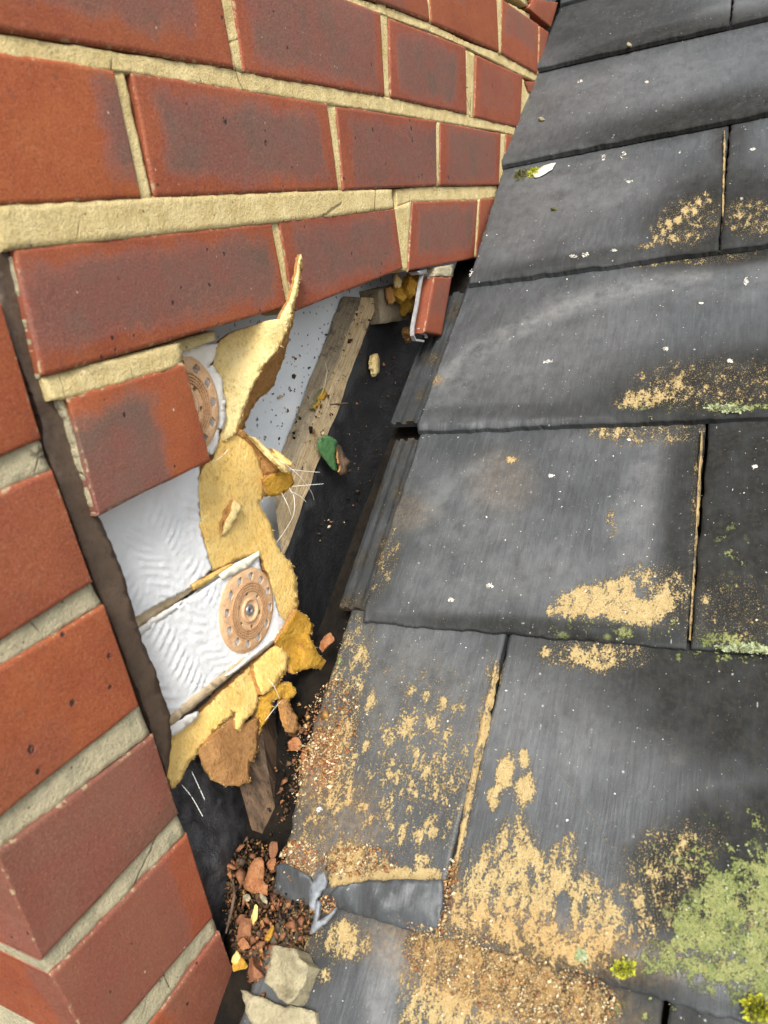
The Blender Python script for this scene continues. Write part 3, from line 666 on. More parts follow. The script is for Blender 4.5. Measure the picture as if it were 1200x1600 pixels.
def alg_f(u, v, row, col):
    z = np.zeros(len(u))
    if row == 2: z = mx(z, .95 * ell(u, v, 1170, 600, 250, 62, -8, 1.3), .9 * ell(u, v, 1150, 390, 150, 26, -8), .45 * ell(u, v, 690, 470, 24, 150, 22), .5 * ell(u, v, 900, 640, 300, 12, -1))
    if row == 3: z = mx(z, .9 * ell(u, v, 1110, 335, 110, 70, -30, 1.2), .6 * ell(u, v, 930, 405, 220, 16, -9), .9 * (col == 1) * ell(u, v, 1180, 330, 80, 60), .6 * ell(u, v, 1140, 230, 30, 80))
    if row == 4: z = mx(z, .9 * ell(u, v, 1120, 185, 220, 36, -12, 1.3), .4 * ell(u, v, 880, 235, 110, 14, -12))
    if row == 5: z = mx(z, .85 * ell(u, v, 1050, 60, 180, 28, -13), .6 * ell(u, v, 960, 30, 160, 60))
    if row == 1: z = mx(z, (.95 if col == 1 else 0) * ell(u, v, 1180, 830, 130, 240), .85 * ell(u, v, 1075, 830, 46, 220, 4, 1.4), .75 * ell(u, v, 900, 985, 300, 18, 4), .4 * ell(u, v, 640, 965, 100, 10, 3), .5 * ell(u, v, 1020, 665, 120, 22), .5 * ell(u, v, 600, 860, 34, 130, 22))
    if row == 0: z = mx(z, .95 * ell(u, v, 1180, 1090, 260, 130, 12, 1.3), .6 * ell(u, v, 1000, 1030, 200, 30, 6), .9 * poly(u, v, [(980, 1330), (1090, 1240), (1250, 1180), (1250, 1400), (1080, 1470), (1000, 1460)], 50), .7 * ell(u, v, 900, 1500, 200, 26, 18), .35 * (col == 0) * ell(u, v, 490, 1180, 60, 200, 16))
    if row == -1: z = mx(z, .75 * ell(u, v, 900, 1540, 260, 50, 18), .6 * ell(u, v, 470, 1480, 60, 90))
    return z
def scuff_sheen_f(u, v, row, col):  # scuff marks, and broad painted sheen over the tile middles
    z = np.zeros(len(u))
    if row == 2:
        z = mx(z, .85 * line(u, v, [(690, 590), (740, 552), (800, 520), (880, 480), (980, 452), (1100, 425)], 16, .9), .5 * ell(u, v, 700, 610, 60, 34, -40), .3 * ell(u, v, 850, 560, 160, 60, -10), .35 * ell(u, v, 1150, 440, 120, 30, -8))
    if row == 1: z = mx(z, .55 * line(u, v, [(640, 770), (700, 752), (780, 722)], 14, .9), .45 * ell(u, v, 700, 800, 120, 70, 0), .55 * ell(u, v, 1000, 800, 34, 130, 10), .4 * ell(u, v, 780, 900, 160, 50))
    if row == 0: z = mx(z, .6 * ell(u, v, 940, 1145, 50, 34, 0), .5 * ell(u, v, 1020, 1170, 60, 30, 10), .4 * ell(u, v, 850, 1120, 160, 90, 0), .4 * ell(u, v, 640, 1080, 110, 90))
    if row == -1: z = mx(z, .8 * ell(u, v, 600, 1540, 30, 90, 6), .5 * ell(u, v, 1010, 1590, 50, 30))
    if row == 3: z = mx(z, .4 * ell(u, v, 900, 300, 130, 50, -15), .3 * ell(u, v, 800, 370, 50, 40))
    if row >= 4: z = mx(z, .35 * ell(u, v, 1000, 130, 160, 40, -12), .5 * ell(u, v, 1130, 20, 60, 14, -14))
    return z
def dust_f(u, v, row, col):
    z = np.zeros(len(u))
    if row == 0 and col == 0: z = mx(z, .9 * ell(u, v, 500, 1190, 34, 70, 14), .7 * ell(u, v, 465, 1345, 34, 34), .5 * ell(u, v, 530, 1290, 60, 80))
    if row == 1: z = mx(z, .3 * ell(u, v, 630, 800, 44, 26), .26 * ell(u, v, 785, 752, 46, 44), .5 * ell(u, v, 575, 870, 20, 60, 20))
    if row == 2: z = mx(z, .7 * ell(u, v, 670, 594, 22, 10))
    if row == -1: z = mx(z, .8 * ell(u, v, 780, 1530, 200, 60, 20), .5 * ell(u, v, 440, 1440, 50, 60))
    if row == 0 and col == 1: z = mx(z, .6 * ell(u, v, 860, 1470, 180, 40, 14), .5 * ell(u, v, 705, 1400, 16, 60))
    return z

TH = .0105
def tile(row, col, b0, b1, t0, t1, res, yl=None, flange=False, vis=True, seed=0, rough_edge=1.):
    """b0/b1: butt line left/right end (s, y); t0/t1: upper end (s, y). The butt stands n = 0, the head tucks under the next course."""
    nw = max(4, int(abs(b1[1] - b0[1]) / res)); nl = max(6, int((t0[0] - b0[0]) / res))
    ss = list(np.linspace(0, 1, nl + 1)); ss = sorted(set(ss + [.006, .014, .024]))
    if vis: pass
    ss = np.array(ss); ww = np.array(sorted(set(list(np.linspace(0, 1, nw + 1)) + [.006, .994, .015, .985])))
    S, Wd = np.meshgrid(ss, ww, indexing='ij'); S = S.ravel(); Wd = Wd.ravel()
    lo_s = b0[0] + (b1[0] - b0[0]) * Wd; hi_s = t0[0] + (t1[0] - t0[0]) * Wd
    left_y = b0[1] + (t0[1] - b0[1]) * S; right_y = b1[1] + (t1[1] - b1[1]) * S
    if yl is not None: left_y = np.interp(S, [k for k, _ in yl], [y for _, y in yl])
    s = lo_s + (hi_s - lo_s) * S; y = left_y + (right_y - left_y) * Wd
    G = np.stack([s, y, np.full_like(s, seed * .7)], 1)
    db = s - lo_s; dl = np.abs(y - left_y); dr = np.abs(right_y - y)
    # riven lower edge and slightly ragged sides
    jag = fbm(G * [0, 1, 1] + [0, 0, seed], 60, seed, 4)
    s = s + np.exp(-db / .006) * (jag * .0016 + vn(G * [0, 1, 1], 300, seed + 2) * .0006) * rough_edge
    y = y + np.exp(-dl / .004) * vn(G * [1, 0, 1], 130, seed + 4) * .0009 - np.exp(-dr / .004) * vn(G * [1, 0, 1], 130, seed + 5) * .0006
    n = -TH * (s - b0[0]) / .235
    edgew = (.012 if row <= 1 else .0075) * (1 + .6 * fbm(G * [0, 1, 1], 45, seed + 7, 2))
    n -= (.0060 if row <= 1 else .0040) * np.clip(1 - db / edgew, 0, 1) ** 1.7 + .0014 * np.clip(1 - dl / .003, 0, 1) ** 2 + .0014 * np.clip(1 - dr / .003, 0, 1) ** 2
    n += fbm(G, 55, seed + 8, 3) * .00045 * (1 + 3.2 * np.exp(-db / .012)) * rough_edge + vn(G * [.15, 1, 1], 700, seed + 9) * .00010
    V = np.stack([s, y, n], 1); nW = len(ww); nS = len(ss)
    fs = [(i * nW + j, i * nW + j + 1, (i + 1) * nW + j + 1, (i + 1) * nW + j) for i in range(nS - 1) for j in range(nW - 1)]
    ring = [j for j in range(nW)] + [i * nW + nW - 1 for i in range(1, nS)] + [(nS - 1) * nW + j for j in range(nW - 2, -1, -1)] + [i * nW for i in range(nS - 2, 0, -1)]
    base = len(V); lowr = V[ring].copy(); lowr[:, 2] = -TH * (lowr[:, 0] - b0[0]) / .235 - TH + .001
    V = np.vstack([V, lowr]); nf = len(fs); mm = len(ring)
    for q in range(mm): fs.append((ring[q], base + q, base + (q + 1) % mm, ring[(q + 1) % mm]))
    me = mesh('roof_tile', V, fs)
    me.polygons.foreach_set('use_smooth', [i < nf for i in range(len(fs))])
    if vis:
        Wp = V @ np.array(ROOF.to_3x3()).T + np.array(R0); u, v = project(Wp)
        a = np.stack([sand_f(u, v, row, col), lich_f(u, v, row, col), alg_f(u, v, row, col), np.ones(len(u))], 1)
        b = np.stack([scuff_sheen_f(u, v, row, col), dust_f(u, v, row, col), np.zeros(len(u)), np.ones(len(u))], 1)
    else:
        g = fbm(V, 14, seed, 3)
        a = np.stack([np.clip(g - .2, 0, .5), 0 * g, np.clip(.4 + g, 0, .8), 0 * g + 1], 1); b = a * 0
    for nm, arr in (('marks', a), ('marks2', b)):
        at_ = me.attributes.new(nm, 'FLOAT_COLOR', 'POINT'); at_.data.foreach_set('color', arr.astype(np.float32).ravel())
    o = link('roof_tile', me, M_TILE, tiles)
    return o, (s, y, n, a[:base])
B = {5: (.278, .256), 4: (.018, .0165), 3: (-.230, -.225), 2: (-.455, -.4485), 1: (-.664, -.6555), 0: (-.869, -.8605), -1: (-1.085, -1.08), 6: (.50, .49), -2: (-1.30, -1.295), 7: (.73, .72), 8: (.95, .94)}
def bs(r, y): return B[r][0] + (B[r][1] - B[r][0]) * (-y / .31)
GR = []
def tn(s, y):
    r = max([k for k in B if bs(k, y) <= s] or [-2]); return -TH * (s - bs(r, y)) / .235
def row_tile(r, c, y0, y1, res, vis=True, lap=.03, yl=None, seed=0, rough_edge=1.):
    nx = B.get(r + 1, (B[r][0] + .23,) * 2)
    hs = lambda y: nx[0] + (nx[1] - nx[0]) * (-y / .31) + lap
    o, g = tile(r, c, (bs(r, y0), y0), (bs(r, y1), y1), (hs(y0), y0), (hs(y1), y1), res, yl, vis=vis, seed=seed, rough_edge=rough_edge)
    GR.append((r, c, g)); return o
row_tile(5, 0, .005, -.262, .004, seed=1); row_tile(5, 1, -.2645, -.58, .006, seed=2)
row_tile(4, 0, .004, -.405, .0035, seed=3)
row_tile(3, 0, .004, -.2715, .003, seed=5, yl=[(0, -.012), (.03, -.0125), (.9, .002), (1, .004)]); row_tile(3, 1, -.2735, -.60, .004, seed=6)
row_tile(2, 0, -.0125, -.42, .003, seed=7, yl=[(0, -.0125), (.4, -.010), (1, -.006)])
row_tile(1, 0, -.0225, -.2725, .0025, seed=8, yl=[(0, -.0235), (.2, -.0215), (1, -.0125)]); row_tile(1, 1, -.2750, -.60, .004, seed=9)
row_tile(0, 0, -.030, -.1455, .0022, seed=10, yl=[(0, -.0280), (.08, -.030), (.2, -.0235), (.35, -.0185), (.5, -.0125), (.7, -.011), (.86, -.008), (1, -.006)], rough_edge=1.6); row_tile(0, 1, -.1485, -.52, .0024, seed=11, rough_edge=1.4)
row_tile(-1, 0, -.034, -.2745, .0025, seed=12); row_tile(-1, 1, -.2775, -.60, .004, seed=13)
for r in (8, 7, 6, 5, 4, 3, 2, 1, 0, -1, -2):      # tiles outside the frame
    have = {5: -.5825, 4: -.4075, 3: -.6025, 2: -.4225, 1: -.6025, 0: -.5225, -1: -.6025}.get(r, .004)
    y = have
    while y > -1.2: row_tile(r, 2, y, y - .325, .03, vis=False, seed=20 + r); y -= .3275
# side locks: low stepped ribs along the left edges
def rib(pts, n0, n1, wd, name='side_rib'):
    """rail from pts[0] to pts[1] in roof coordinates (s, y), width wd towards the wall"""
    (s0, y0), (s1, y1) = pts; N = 26; vs = []; fs = []
    prof = [(-.001, n0 - .007), (-.0005, n0), (.001, n1 - .003), (wd * .16, n1 - .003), (wd * .2, n1), (wd * .42, n1), (wd * .47, n1 - .0045), (wd * .60, n1 - .0045), (wd * .64, n1 - .0010), (wd * .76, n1 - .0010), (wd * .80, n1 - .004), (wd * .9, n1 - .004), (wd - .002, n1 - .0015), (wd, n1 - .003), (wd, n0 - .007)]
    for i in range(N):
        t = i / (N - 1); s = s0 + (s1 - s0) * t; y = y0 + (y1 - y0) * t; dn = -TH * (s - s0) / .235
        for a, b in prof: vs.append((s, y + a + random.uniform(-.0003, .0003), b + dn + random.uniform(-.0002, .0002)))
    k = len(prof)
    for i in range(N - 1):
        for j in range(k): fs.append((i * k + j, i * k + (j + 1) % k, (i + 1) * k + (j + 1) % k, (i + 1) * k + j))
    fs.append(tuple(range(k))); fs.append(tuple((N - 1) * k + j for j in reversed(range(k))))
    me = mesh(name, vs, fs); fixn(me)
    A_ = np.array(vs); g = fbm(A_, 40, 3, 3)
    a = np.stack([np.clip(.04 + g * .35, 0, .42), 0 * g, np.clip(.55 + g * .5, 0, .85), 0 * g + 1], 1); b = np.stack([0 * g, np.clip(g * .5, 0, .25), 0 * g, 0 * g + 1], 1)
    for nm, arr in (('marks', a), ('marks2', b)):
        at_ = me.attributes.new(nm, 'FLOAT_COLOR', 'POINT'); at_.data.foreach_set('color', arr.astype(np.float32).ravel())
    return link(name, me, M_TILE, tiles)
rib([(-.652, -.0225), (-.455, -.0115)], -.006, -.0045, .0265)
rib([(-.440, -.0110), (-.228, -.004)], -.006, -.0045, .034)
def fill(pts, wd, dn, seed):
    """sand packed into the gap between two tiles"""
    vs = []; fs = []; N = 60
    for i in range(N):
        t = i / (N - 1); p = roof(*pts[0]).lerp(roof(*pts[1]), t) if len(pts) == 2 else (roof(*pts[0]).lerp(roof(*pts[1]), t * 2) if t < .5 else roof(*pts[1]).lerp(roof(*pts[2]), t * 2 - 1))
        w_ = wd * (1 + .3 * random.uniform(-1, 1) + .35 * math.sin(t * 37) * math.sin(t * 13 + seed)) * min(1, .3 + t * 6)
        for k, h in ((-1, -.004), (-.5, .0002), (0, .0008), (.5, .0003), (1, -.004)): vs.append((p.x, p.y + k * w_ + random.uniform(-.0003, .0003), dn - TH * .0 + h + random.uniform(-.0003, .0003)))
    for i in range(N - 1):
        for j in range(4): fs.append((i * 5 + j, i * 5 + j + 1, i * 5 + 6 + j, i * 5 + 5 + j))
    me = mesh('joint_sand', vs, fs); a = np.tile([.66, 0, 0, 1.], (len(vs), 1)).astype(np.float32); b = np.tile([0, .3, 0, 1.], (len(vs), 1)).astype(np.float32)
    for nm, arr in (('marks', a), ('marks2', b)):
        at_ = me.attributes.new(nm, 'FLOAT_COLOR', 'POINT'); at_.data.foreach_set('color', arr.ravel())
    return link('joint_sand', me, M_TILE, tiles, None, True)
fill([(774, 1030), (737, 1210), (692, 1440)], .0030, -.0030, 1)
fill([(1096, 668), (1087, 830), (1077, 996)], .0012, -.0045, 2)
fill([(1132, 196), (1130, 280), (1129, 370)], .0012, -.0045, 3)
# roof deck under everything
vs_ = []; fs_ = []
NX, NY = 90, 60
for i in range(NX + 1):
    for j in range(NY + 1):
        s = -1.35 + 2.6 * i / NX; y = .034 - 1.4 * (j / NY) ** 1.6
        vs_.append((s, y, -.034))
Vd = np.array(vs_); Vd[:, 2] += fbm(Vd, 60, 4, 3) * .003
fs_ = [(i * (NY + 1) + j, (i + 1) * (NY + 1) + j, (i + 1) * (NY + 1) + j + 1, i * (NY + 1) + j + 1) for i in range(NX) for j in range(NY)]
deck = link('roof_deck', mesh('roof_deck', Vd, fs_), M_DECK, None, None, True); deck.matrix_world = ROOF; deck['kind'] = 'structure'

# ------------------------------------------------------------------ behind the brick skin
# pale sheathing board filling the back of the cavity
YB = .068
me = mesh('inner_wall', [(.2365, YB, -1.2), (2.2, YB, -1.2), (2.2, YB, 1.1), (.2365, YB, 1.1), (.2365, YB + .02, -1.2), (2.2, YB + .02, -1.2), (2.2, YB + .02, 1.1), (.2365, YB + .02, 1.1)],
          [(0, 1, 2, 3), (7, 6, 5, 4), (0, 4, 5, 1), (3, 2, 6, 7), (1, 5, 6, 2), (0, 3, 7, 4)])
fixn(me); o = link('inner_wall', me, M_BOARD); o['kind'] = 'structure'; recentre(o)

# sloping batten
def bar(name, A, Bv, prof_a, prof_b, mats, mi, N=40, noise=.0012, seed=0):
    """A/B end points; profile corners given per end as world offsets; mi: material per side"""
    k = len(prof_a); vs = []
    for i in range(N):
        t = i / (N - 1)
        for a, b in zip(prof_a, prof_b): vs.append((A + a).lerp(Bv + b, t))
    V = np.array([list(v) for v in vs]); V[:, 1] += fbm(V, 60, seed, 4) * noise; V[:, 2] += fbm(V, 60, seed + 5, 4) * noise
    fs = []; m_ = []
    for i in range(N - 1):
        for j in range(k): fs.append((i * k + j, i * k + (j + 1) % k, (i + 1) * k + (j + 1) % k, (i + 1) * k + j)); m_.append(mi[j])
    fs += [tuple(range(k)), tuple((N - 1) * k + j for j in reversed(range(k)))]; m_ += [mi[0], mi[0]]
    me = mesh(name, V, fs, m_); fixn(me); return recentre(link(name, me, mats))
YR, YBK = .050, .066
r0, r1 = at(577, 468, YR), at(420, 822, YR)           # front arris between the two visible faces
t0_, t1_ = at(530, 480, YBK), at(424, 742, YBK)         # back edge of the upper face
b0_, b1_ = at(592, 478, YR), at(440, 884, YR)         # lower edge of the front face
def split(name, ra, rb, ta, tb, ba, bb):
    z = Vector((0, 0, 0))
    return bar(name, ra, rb, [z, ta - ra, ta - ra + Vector((0, 0, -.05)), ba - ra + Vector((0, .002, 0))], [z, tb - rb, tb - rb + Vector((0, 0, -.05)), bb - rb + Vector((0, .002, 0))], [M_TIMG, M_TIMB], [0, 0, 0, 1], 60, .0018, 3)
ra, rb = at(566, 465, YR), at(432, 800, YR)
o = split('timber_batten', ra, rb, at(536, 462, YBK), at(428, 742, YBK), at(594, 465, YR), at(444, 876, YR))
tag(o, 'long sloping timber batten with a pale split lower face, between white board and black membrane', 'batten')
# short upright weathered stud
z = Vector((0, 0, 0)); ra, rb = at(402, 1100, .034), at(438, 1312, .006)
o = bar('timber_stud', ra, rb, [z, at(340, 1108, .046) - ra, at(345, 1110, .056) - ra, at(425, 1104, .056) - ra, at(421, 1102, .044) - ra],
        [z, at(394, 1297, .020) - rb, at(398, 1292, .036) - rb, at(466, 1280, .036) - rb, at(466, 1266, .018) - rb], [M_TIMD], [0] * 5, 40, .0014, 9)
tag(o, 'short dark weathered timber stub pointing down below the torn yellow insulation', 'timber')
slab('timber_block', [(590, 452), (642, 440), (640, 498), (594, 506)], lambda u, v: .046, .03, [M_TIMG], None, 8, 12, .6, .0008, 8)
tag(bpy.context.scene.objects['timber_block'], 'small grey timber block behind the yellow wool at the far end of the hole', 'timber')

# black membrane upstand, long piece
o = slab('black_membrane', [(560, 520), (596, 470), (690, 480), (690, 560), (670, 660), (640, 780), (600, 920), (580, 1020), (540, 1130), (480, 1330), (430, 1330), (430, 1180), (440, 1080), (455, 980), (436, 905), (446, 862), (500, 720)],
         (lambda u, v: .058), .003, [M_FELT], None, 14, 16, .8, .0022, 21)
tag(o, 'long black plastic membrane strip between the sloping batten and the tile edges', 'membrane')
o = slab('black_membrane', [(252, 1185), (300, 1150), (380, 1150), (430, 1250), (425, 1330), (400, 1400), (372, 1470), (350, 1500), (330, 1560), (280, 1560), (250, 1300)],
         idw([(270, 1200, .040), (300, 1200, .036), (340, 1230, .034), (400, 1200, .05), (260, 1320, .03), (300, 1300, .026), (350, 1330, .016), (330, 1400, .012), (375, 1370, .018), (400, 1300, .034), (415, 1340, .034), (385, 1440, .022), (350, 1470, .014), (300, 1450, .014), (300, 1560, .014)], 3.5), .003, [M_FELTW], None, 8, 9, .8, .0045, 23)
tag(o, 'crumpled black membrane hanging beside the pier at the bottom of the hole', 'membrane')

# insulation board with its parts
ins = thing('insulation_board', 'torn yellow foam insulation board with white embossed facing, exposed under the bricks', 'insulation', at(380, 950, .03))
YP = .030
def emboss(A, uv):
    """herringbone ridges pressed into the facing (real relief)"""
    x = A[:, 0]; zz = A[:, 2]; h = np.zeros(len(A))
    band = np.floor((x * .94 + zz * .34) / .026); sgn = np.where(band.astype(int) % 2 == 0, 1, -1)
    ph = (x * .64 * sgn + zz * 1.0) / .0074 + .8 * vn(A, 33, 3)
    rg = np.maximum(0, np.sin(ph * 2 * math.pi)) ** 1.3
    loc = ((x * .94 + zz * .34) / .026) - band; fade = sst(.08, .3, loc) * (1 - sst(.68, .92, loc)) * sst(-.35, .35, vn(A, 46, 8) + .1)
    h = rg * fade * .0013 * (1 + .6 * vn(A, 160, 12))
    st = np.maximum(0, vn(A, 620, 4)) * (1 - fade) * .0008
    g = sst(44, 62, np.hypot((uv[:, 0] - 388) * 1.15, (uv[:, 1] - 953) * .85)); A = A.copy(); A[:, 1] -= (h + st) * g; return A
pA = [(150, 812), (145, 770), (250, 700), (314, 716), (309, 745), (311, 790), (314, 822), (322, 858), (331, 889), (302, 916), (250, 942), (207, 967), (180, 890)]
slab('embossed_facing', pA, lambda u, v: YP, .004, [M_PANEL], ins, 4, 3.2, .5, .0004, 31, extra=emboss)
pB = [(205, 1000), (214, 990), (267, 955), (302, 932), (345, 902), (404, 868), (410, 900), (428, 930), (436, 960), (452, 977), (410, 1012), (356, 1047), (310, 1085), (267, 1120), (240, 1060)]
slab('embossed_facing', pB, lambda u, v: YP - .001, .004, [M_PANEL], ins, 4, 3.2, .5, .0004, 32, extra=emboss)
M_SEAM = mat_simple('tan_adhesive', (.46, .35, .21), (.58, .47, .31), 120, 900, .8, .3, .0008, (.30, .2, .1), .5)
slab('seam_strip', [(200, 962), (250, 936), (302, 910), (318, 908), (296, 926), (267, 948), (214, 984), (206, 984)], lambda u, v: YP + .003, .003, [M_SEAM], ins, 6, 9, .8, .0008, 33)
slab('seam_lip', [(213, 984), (240, 966), (268, 949), (286, 938), (284, 948), (256, 966), (222, 992), (214, 996)], lambda u, v: YP - .0018, .001, [M_WHITE], ins, 4, 8, .9, .0002, 34)
slab('foam_strip', [(300, 912), (320, 902), (352, 884), (368, 880), (346, 896), (320, 914), (304, 922)], lambda u, v: YP - .0022, .001, [M_FOAM, M_FOAMD], ins, 4, 8, 1, .0005, 35)
slab('facing_lip', [(342, 898), (370, 880), (404, 861), (408, 867), (392, 884), (366, 898), (348, 906)], lambda u, v: YP - .0035, .0008, [M_SHELL], ins, 4, 8, .7, .0003, 36)
slab('lower_edge_strip', [(452, 976), (446, 990), (404, 1024), (356, 1060), (312, 1098), (268, 1134), (262, 1122), (300, 1090), (356, 1046), (410, 1010)], lambda u, v: YP - .002, .004, [M_SEAM], ins, 5, 7, .8, .001, 37)
slab('edge_lip', [(452, 974), (455, 980), (404, 1022), (360, 1056), (352, 1056), (404, 1014)], lambda u, v: YP - .003, .0008, [M_WHITE], ins, 4, 7, .6, .0002, 38)
slab('edge_lip', [(310, 1112), (312, 1120), (270, 1152), (264, 1148), (266, 1136), (290, 1120)], lambda u, v: YP - .0025, .0008, [M_WHITE], ins, 4, 7, 1.2, .0003, 39)
# white facing rags and wool round the upper disc
slab('facing_rag', [(283, 545), (342, 536), (334, 560), (322, 582), (300, 572), (286, 560)], idw([(290, 550, .020), (335, 540, .024), (320, 580, .027)]), .002, [M_WHITE], ins, 5, 8, 1, .0012, 40)
slab('facing_rag', [(324, 578), (332, 570), (346, 590), (350, 606), (352, 640), (354, 652), (348, 672), (340, 670), (344, 640), (338, 610)], lambda u, v: .025, .0025, [M_WHITE], ins, 4, 7, 1, .001, 41)
slab('facing_rag', [(340, 672), (344, 672), (340, 700), (330, 712), (326, 700)], lambda u, v: .026, .002, [M_WHITE], ins, 4, 7, 1, .001, 42)
slab('facing_rag', [(280, 570), (300, 562), (325, 575), (342, 600), (346, 640), (342, 672), (332, 706), (300, 720), (270, 700)], lambda u, v: .0265, .002, [M_WHITE], ins, 6, 9, 1, .001, 141)
# main foam sheet
slab('foam_sheet', [(312, 742), (318, 728), (332, 720), (340, 690), (356, 674), (372, 676), (392, 690), (404, 712), (408, 730), (413, 752), (412, 772), (404, 790), (416, 808), (426, 830), (438, 860), (458, 888), (464, 912), (465, 946), (452, 978), (440, 985), (428, 940), (420, 900), (404, 866), (378, 872), (352, 884), (330, 892), (322, 858), (314, 822), (309, 772)],
     idw([(320, 760, .030), (330, 860, .030), (360, 700, .027), (400, 720, .024), (400, 790, .030), (440, 870, .029), (460, 940, .030), (360, 800, .027)]), .008, [M_FOAM, M_FOAMO], ins, 5, 7, 1.3, .0012, 43)
slab('foam_chip', [(346, 832), (362, 790), (366, 780), (378, 790), (376, 802), (352, 838)], idw([(346, 832, .027), (366, 785, .024), (376, 800, .022)]), .004, [M_FOAMP, M_FOAMO], ins, 5, 7, 1, .001, 44)
slab('foam_hole', [(343, 820), (352, 796), (362, 786), (360, 796), (350, 816), (345, 836)], lambda u, v: .0265, .001, [M_FOAMO], ins, 4, 6, 1, .0006, 45)
# tall flap folded out over the brick: pale face and torn orange edge
fy = idw([(345, 530, .027), (345, 580, .028), (350, 630, .028), (350, 680, .027), (375, 505, .018), (375, 560, .019), (366, 640, .024), (400, 513, .008), (400, 550, .010), (390, 600, .015), (425, 505, -.001), (425, 545, .002), (437, 498, -.005), (437, 540, -.001), (455, 470, -.010), (462, 440, -.012), (469, 400, -.016), (413, 567, .006), (387, 619, .017), (367, 675, .024)], 2.6)
slab('foam_flap', [(334, 552), (344, 532), (358, 521), (385, 511), (412, 503), (437, 497), (452, 470), (462, 430), (469, 398), (472, 404), (470, 424), (465, 452), (460, 474), (452, 508), (440, 540), (424, 560), (413, 570), (400, 596), (388, 620), (378, 650), (370, 677), (352, 690), (340, 692), (350, 664), (352, 630), (346, 594), (332, 572)], fy, .0025, [M_FOAMP, M_FOAMO], ins, 5, 6, .7, .0007, 46)
oy = idw([(469, 402, -.015), (462, 470, -.004), (458, 508, .008), (442, 555, .014), (437, 578, .018), (402, 625, .028), (375, 675, .029), (453, 500, -.006), (441, 538, .000), (424, 558, .004), (413, 570, .008), (388, 620, .019), (370, 675, .025)], 3)
slab('torn_edge', [(471, 402), (472, 416), (467, 446), (462, 474), (459, 508), (452, 530), (443, 556), (438, 576), (426, 604), (404, 624), (390, 648), (378, 676), (368, 682), (370, 672), (380, 644), (389, 618), (402, 594), (414, 568), (426, 558), (441, 540), (453, 508), (461, 474), (466, 452)], oy, .004, [M_FOAMO], ins, 4, 6, .8, .0018, 47)
# fold right of the flap
slab('foam_fold', [(368, 676), (380, 672), (398, 690), (420, 704), (438, 722), (444, 734), (430, 738), (416, 746), (407, 735), (404, 714), (390, 694)], idw([(370, 676, .025), (400, 700, .022), (440, 730, .012), (410, 740, .026)]), .006, [M_FOAMO], ins, 4, 6, 1.2, .004, 48)
slab('foam_fold', [(390, 682), (398, 684), (424, 706), (444, 726), (454, 738), (446, 738), (424, 716)], idw([(392, 684, .017), (450, 736, .005)]), .003, [M_FOAMP], ins, 4, 6, .8, .001, 49)
slab('foam_fold', [(412, 748), (430, 738), (446, 734), (456, 738), (460, 754), (456, 762), (440, 772), (424, 776), (414, 770)], idw([(412, 750, .024), (456, 740, .012), (440, 772, .022), (460, 758, .014)]), .006, [M_FOAMD, M_FOAMO], ins, 4, 7, 1, .0016, 50)
slab('foam_fold', [(424, 700), (434, 704), (458, 724), (456, 730), (440, 722)], idw([(424, 700, .016), (458, 728, .006)]), .003, [M_FOAM], ins, 4, 6, .6, .0008, 51)
# lower sheets
slab('foam_sheet', [(262, 1156), (268, 1146), (312, 1112), (356, 1072), (392, 1040), (398, 1058), (405, 1084), (404, 1106), (386, 1124), (374, 1142), (368, 1140), (370, 1112), (342, 1132), (315, 1170), (298, 1192), (287, 1214), (271, 1234), (262, 1214), (256, 1180)],
     idw([(262, 1160, .034), (300, 1130, .033), (390, 1050, .031), (370, 1130, .023), (315, 1168, .028), (270, 1226, .027), (400, 1100, .025)]), .004, [M_FOAM, M_FOAMO], ins, 5, 8, 1.2, .002, 52)
slab('foam_sheet', [(395, 1038), (420, 1014), (437, 1006), (452, 1028), (449, 1046), (436, 1066), (412, 1086), (404, 1074)], idw([(395, 1038, .030), (437, 1006, .028), (450, 1040, .022), (412, 1084, .022)]), .004, [M_FOAM, M_FOAMO], ins, 5, 8, 1, .0016, 53)
slab('foam_flap', [(430, 1002), (450, 974), (462, 953), (476, 960), (490, 974), (484, 992), (492, 1014), (506, 1030), (534, 1042), (514, 1046), (486, 1044), (456, 1052), (440, 1018)], idw([(430, 1002, .026), (462, 955, .018), (488, 976, .020), (470, 1010, .024), (500, 1036, .016), (534, 1043, .012), (456, 1050, .022), (480, 1005, .015), (446, 985, .022)], 3), .003, [M_FOAMD, M_FOAMO], ins, 4, 7, .9, .002, 54)
slab('foam_flap', [(314, 1172), (332, 1150), (352, 1130), (368, 1112), (372, 1142), (388, 1130), (406, 1120), (404, 1170), (398, 1190), (391, 1190), (394, 1220), (372, 1227), (352, 1228), (332, 1220), (322, 1204)], idw([(320, 1176, .024), (368, 1120, .026), (400, 1130, .025), (350, 1180, .019), (372, 1186, .021), (394, 1218, .016), (350, 1226, .017), (335, 1200, .021)], 3), .002, [M_FOAMB, M_FOAMO], ins, 4, 6, 1.2, .0016, 55)
slab('foam_flap', [(404, 1090), (416, 1084), (432, 1066), (458, 1070), (460, 1082), (452, 1094), (434, 1094), (424, 1106), (412, 1136), (406, 1150), (402, 1120)], idw([(404, 1090, .028), (458, 1076, .018), (420, 1090, .023), (406, 1146, .024)]), .004, [M_FOAMD, M_FOAMO], ins, 3, 5, 2.0, .003, 56)
# loose wool behind the far clips
WOOL = True
o = slab('torn_foam_piece', [(443, 1096), (452, 1090), (456, 1104), (464, 1118), (470, 1140), (464, 1149), (454, 1144), (446, 1124)], idw([(446, 1094, .018), (468, 1140, .010)]), .005, [M_FOAMB, M_FOAMO], None, 4, 6, 1, .0022, 58)
tag(o, 'small brown leaf-shaped scrap of foam hanging beside the timber stub', 'foam scrap')

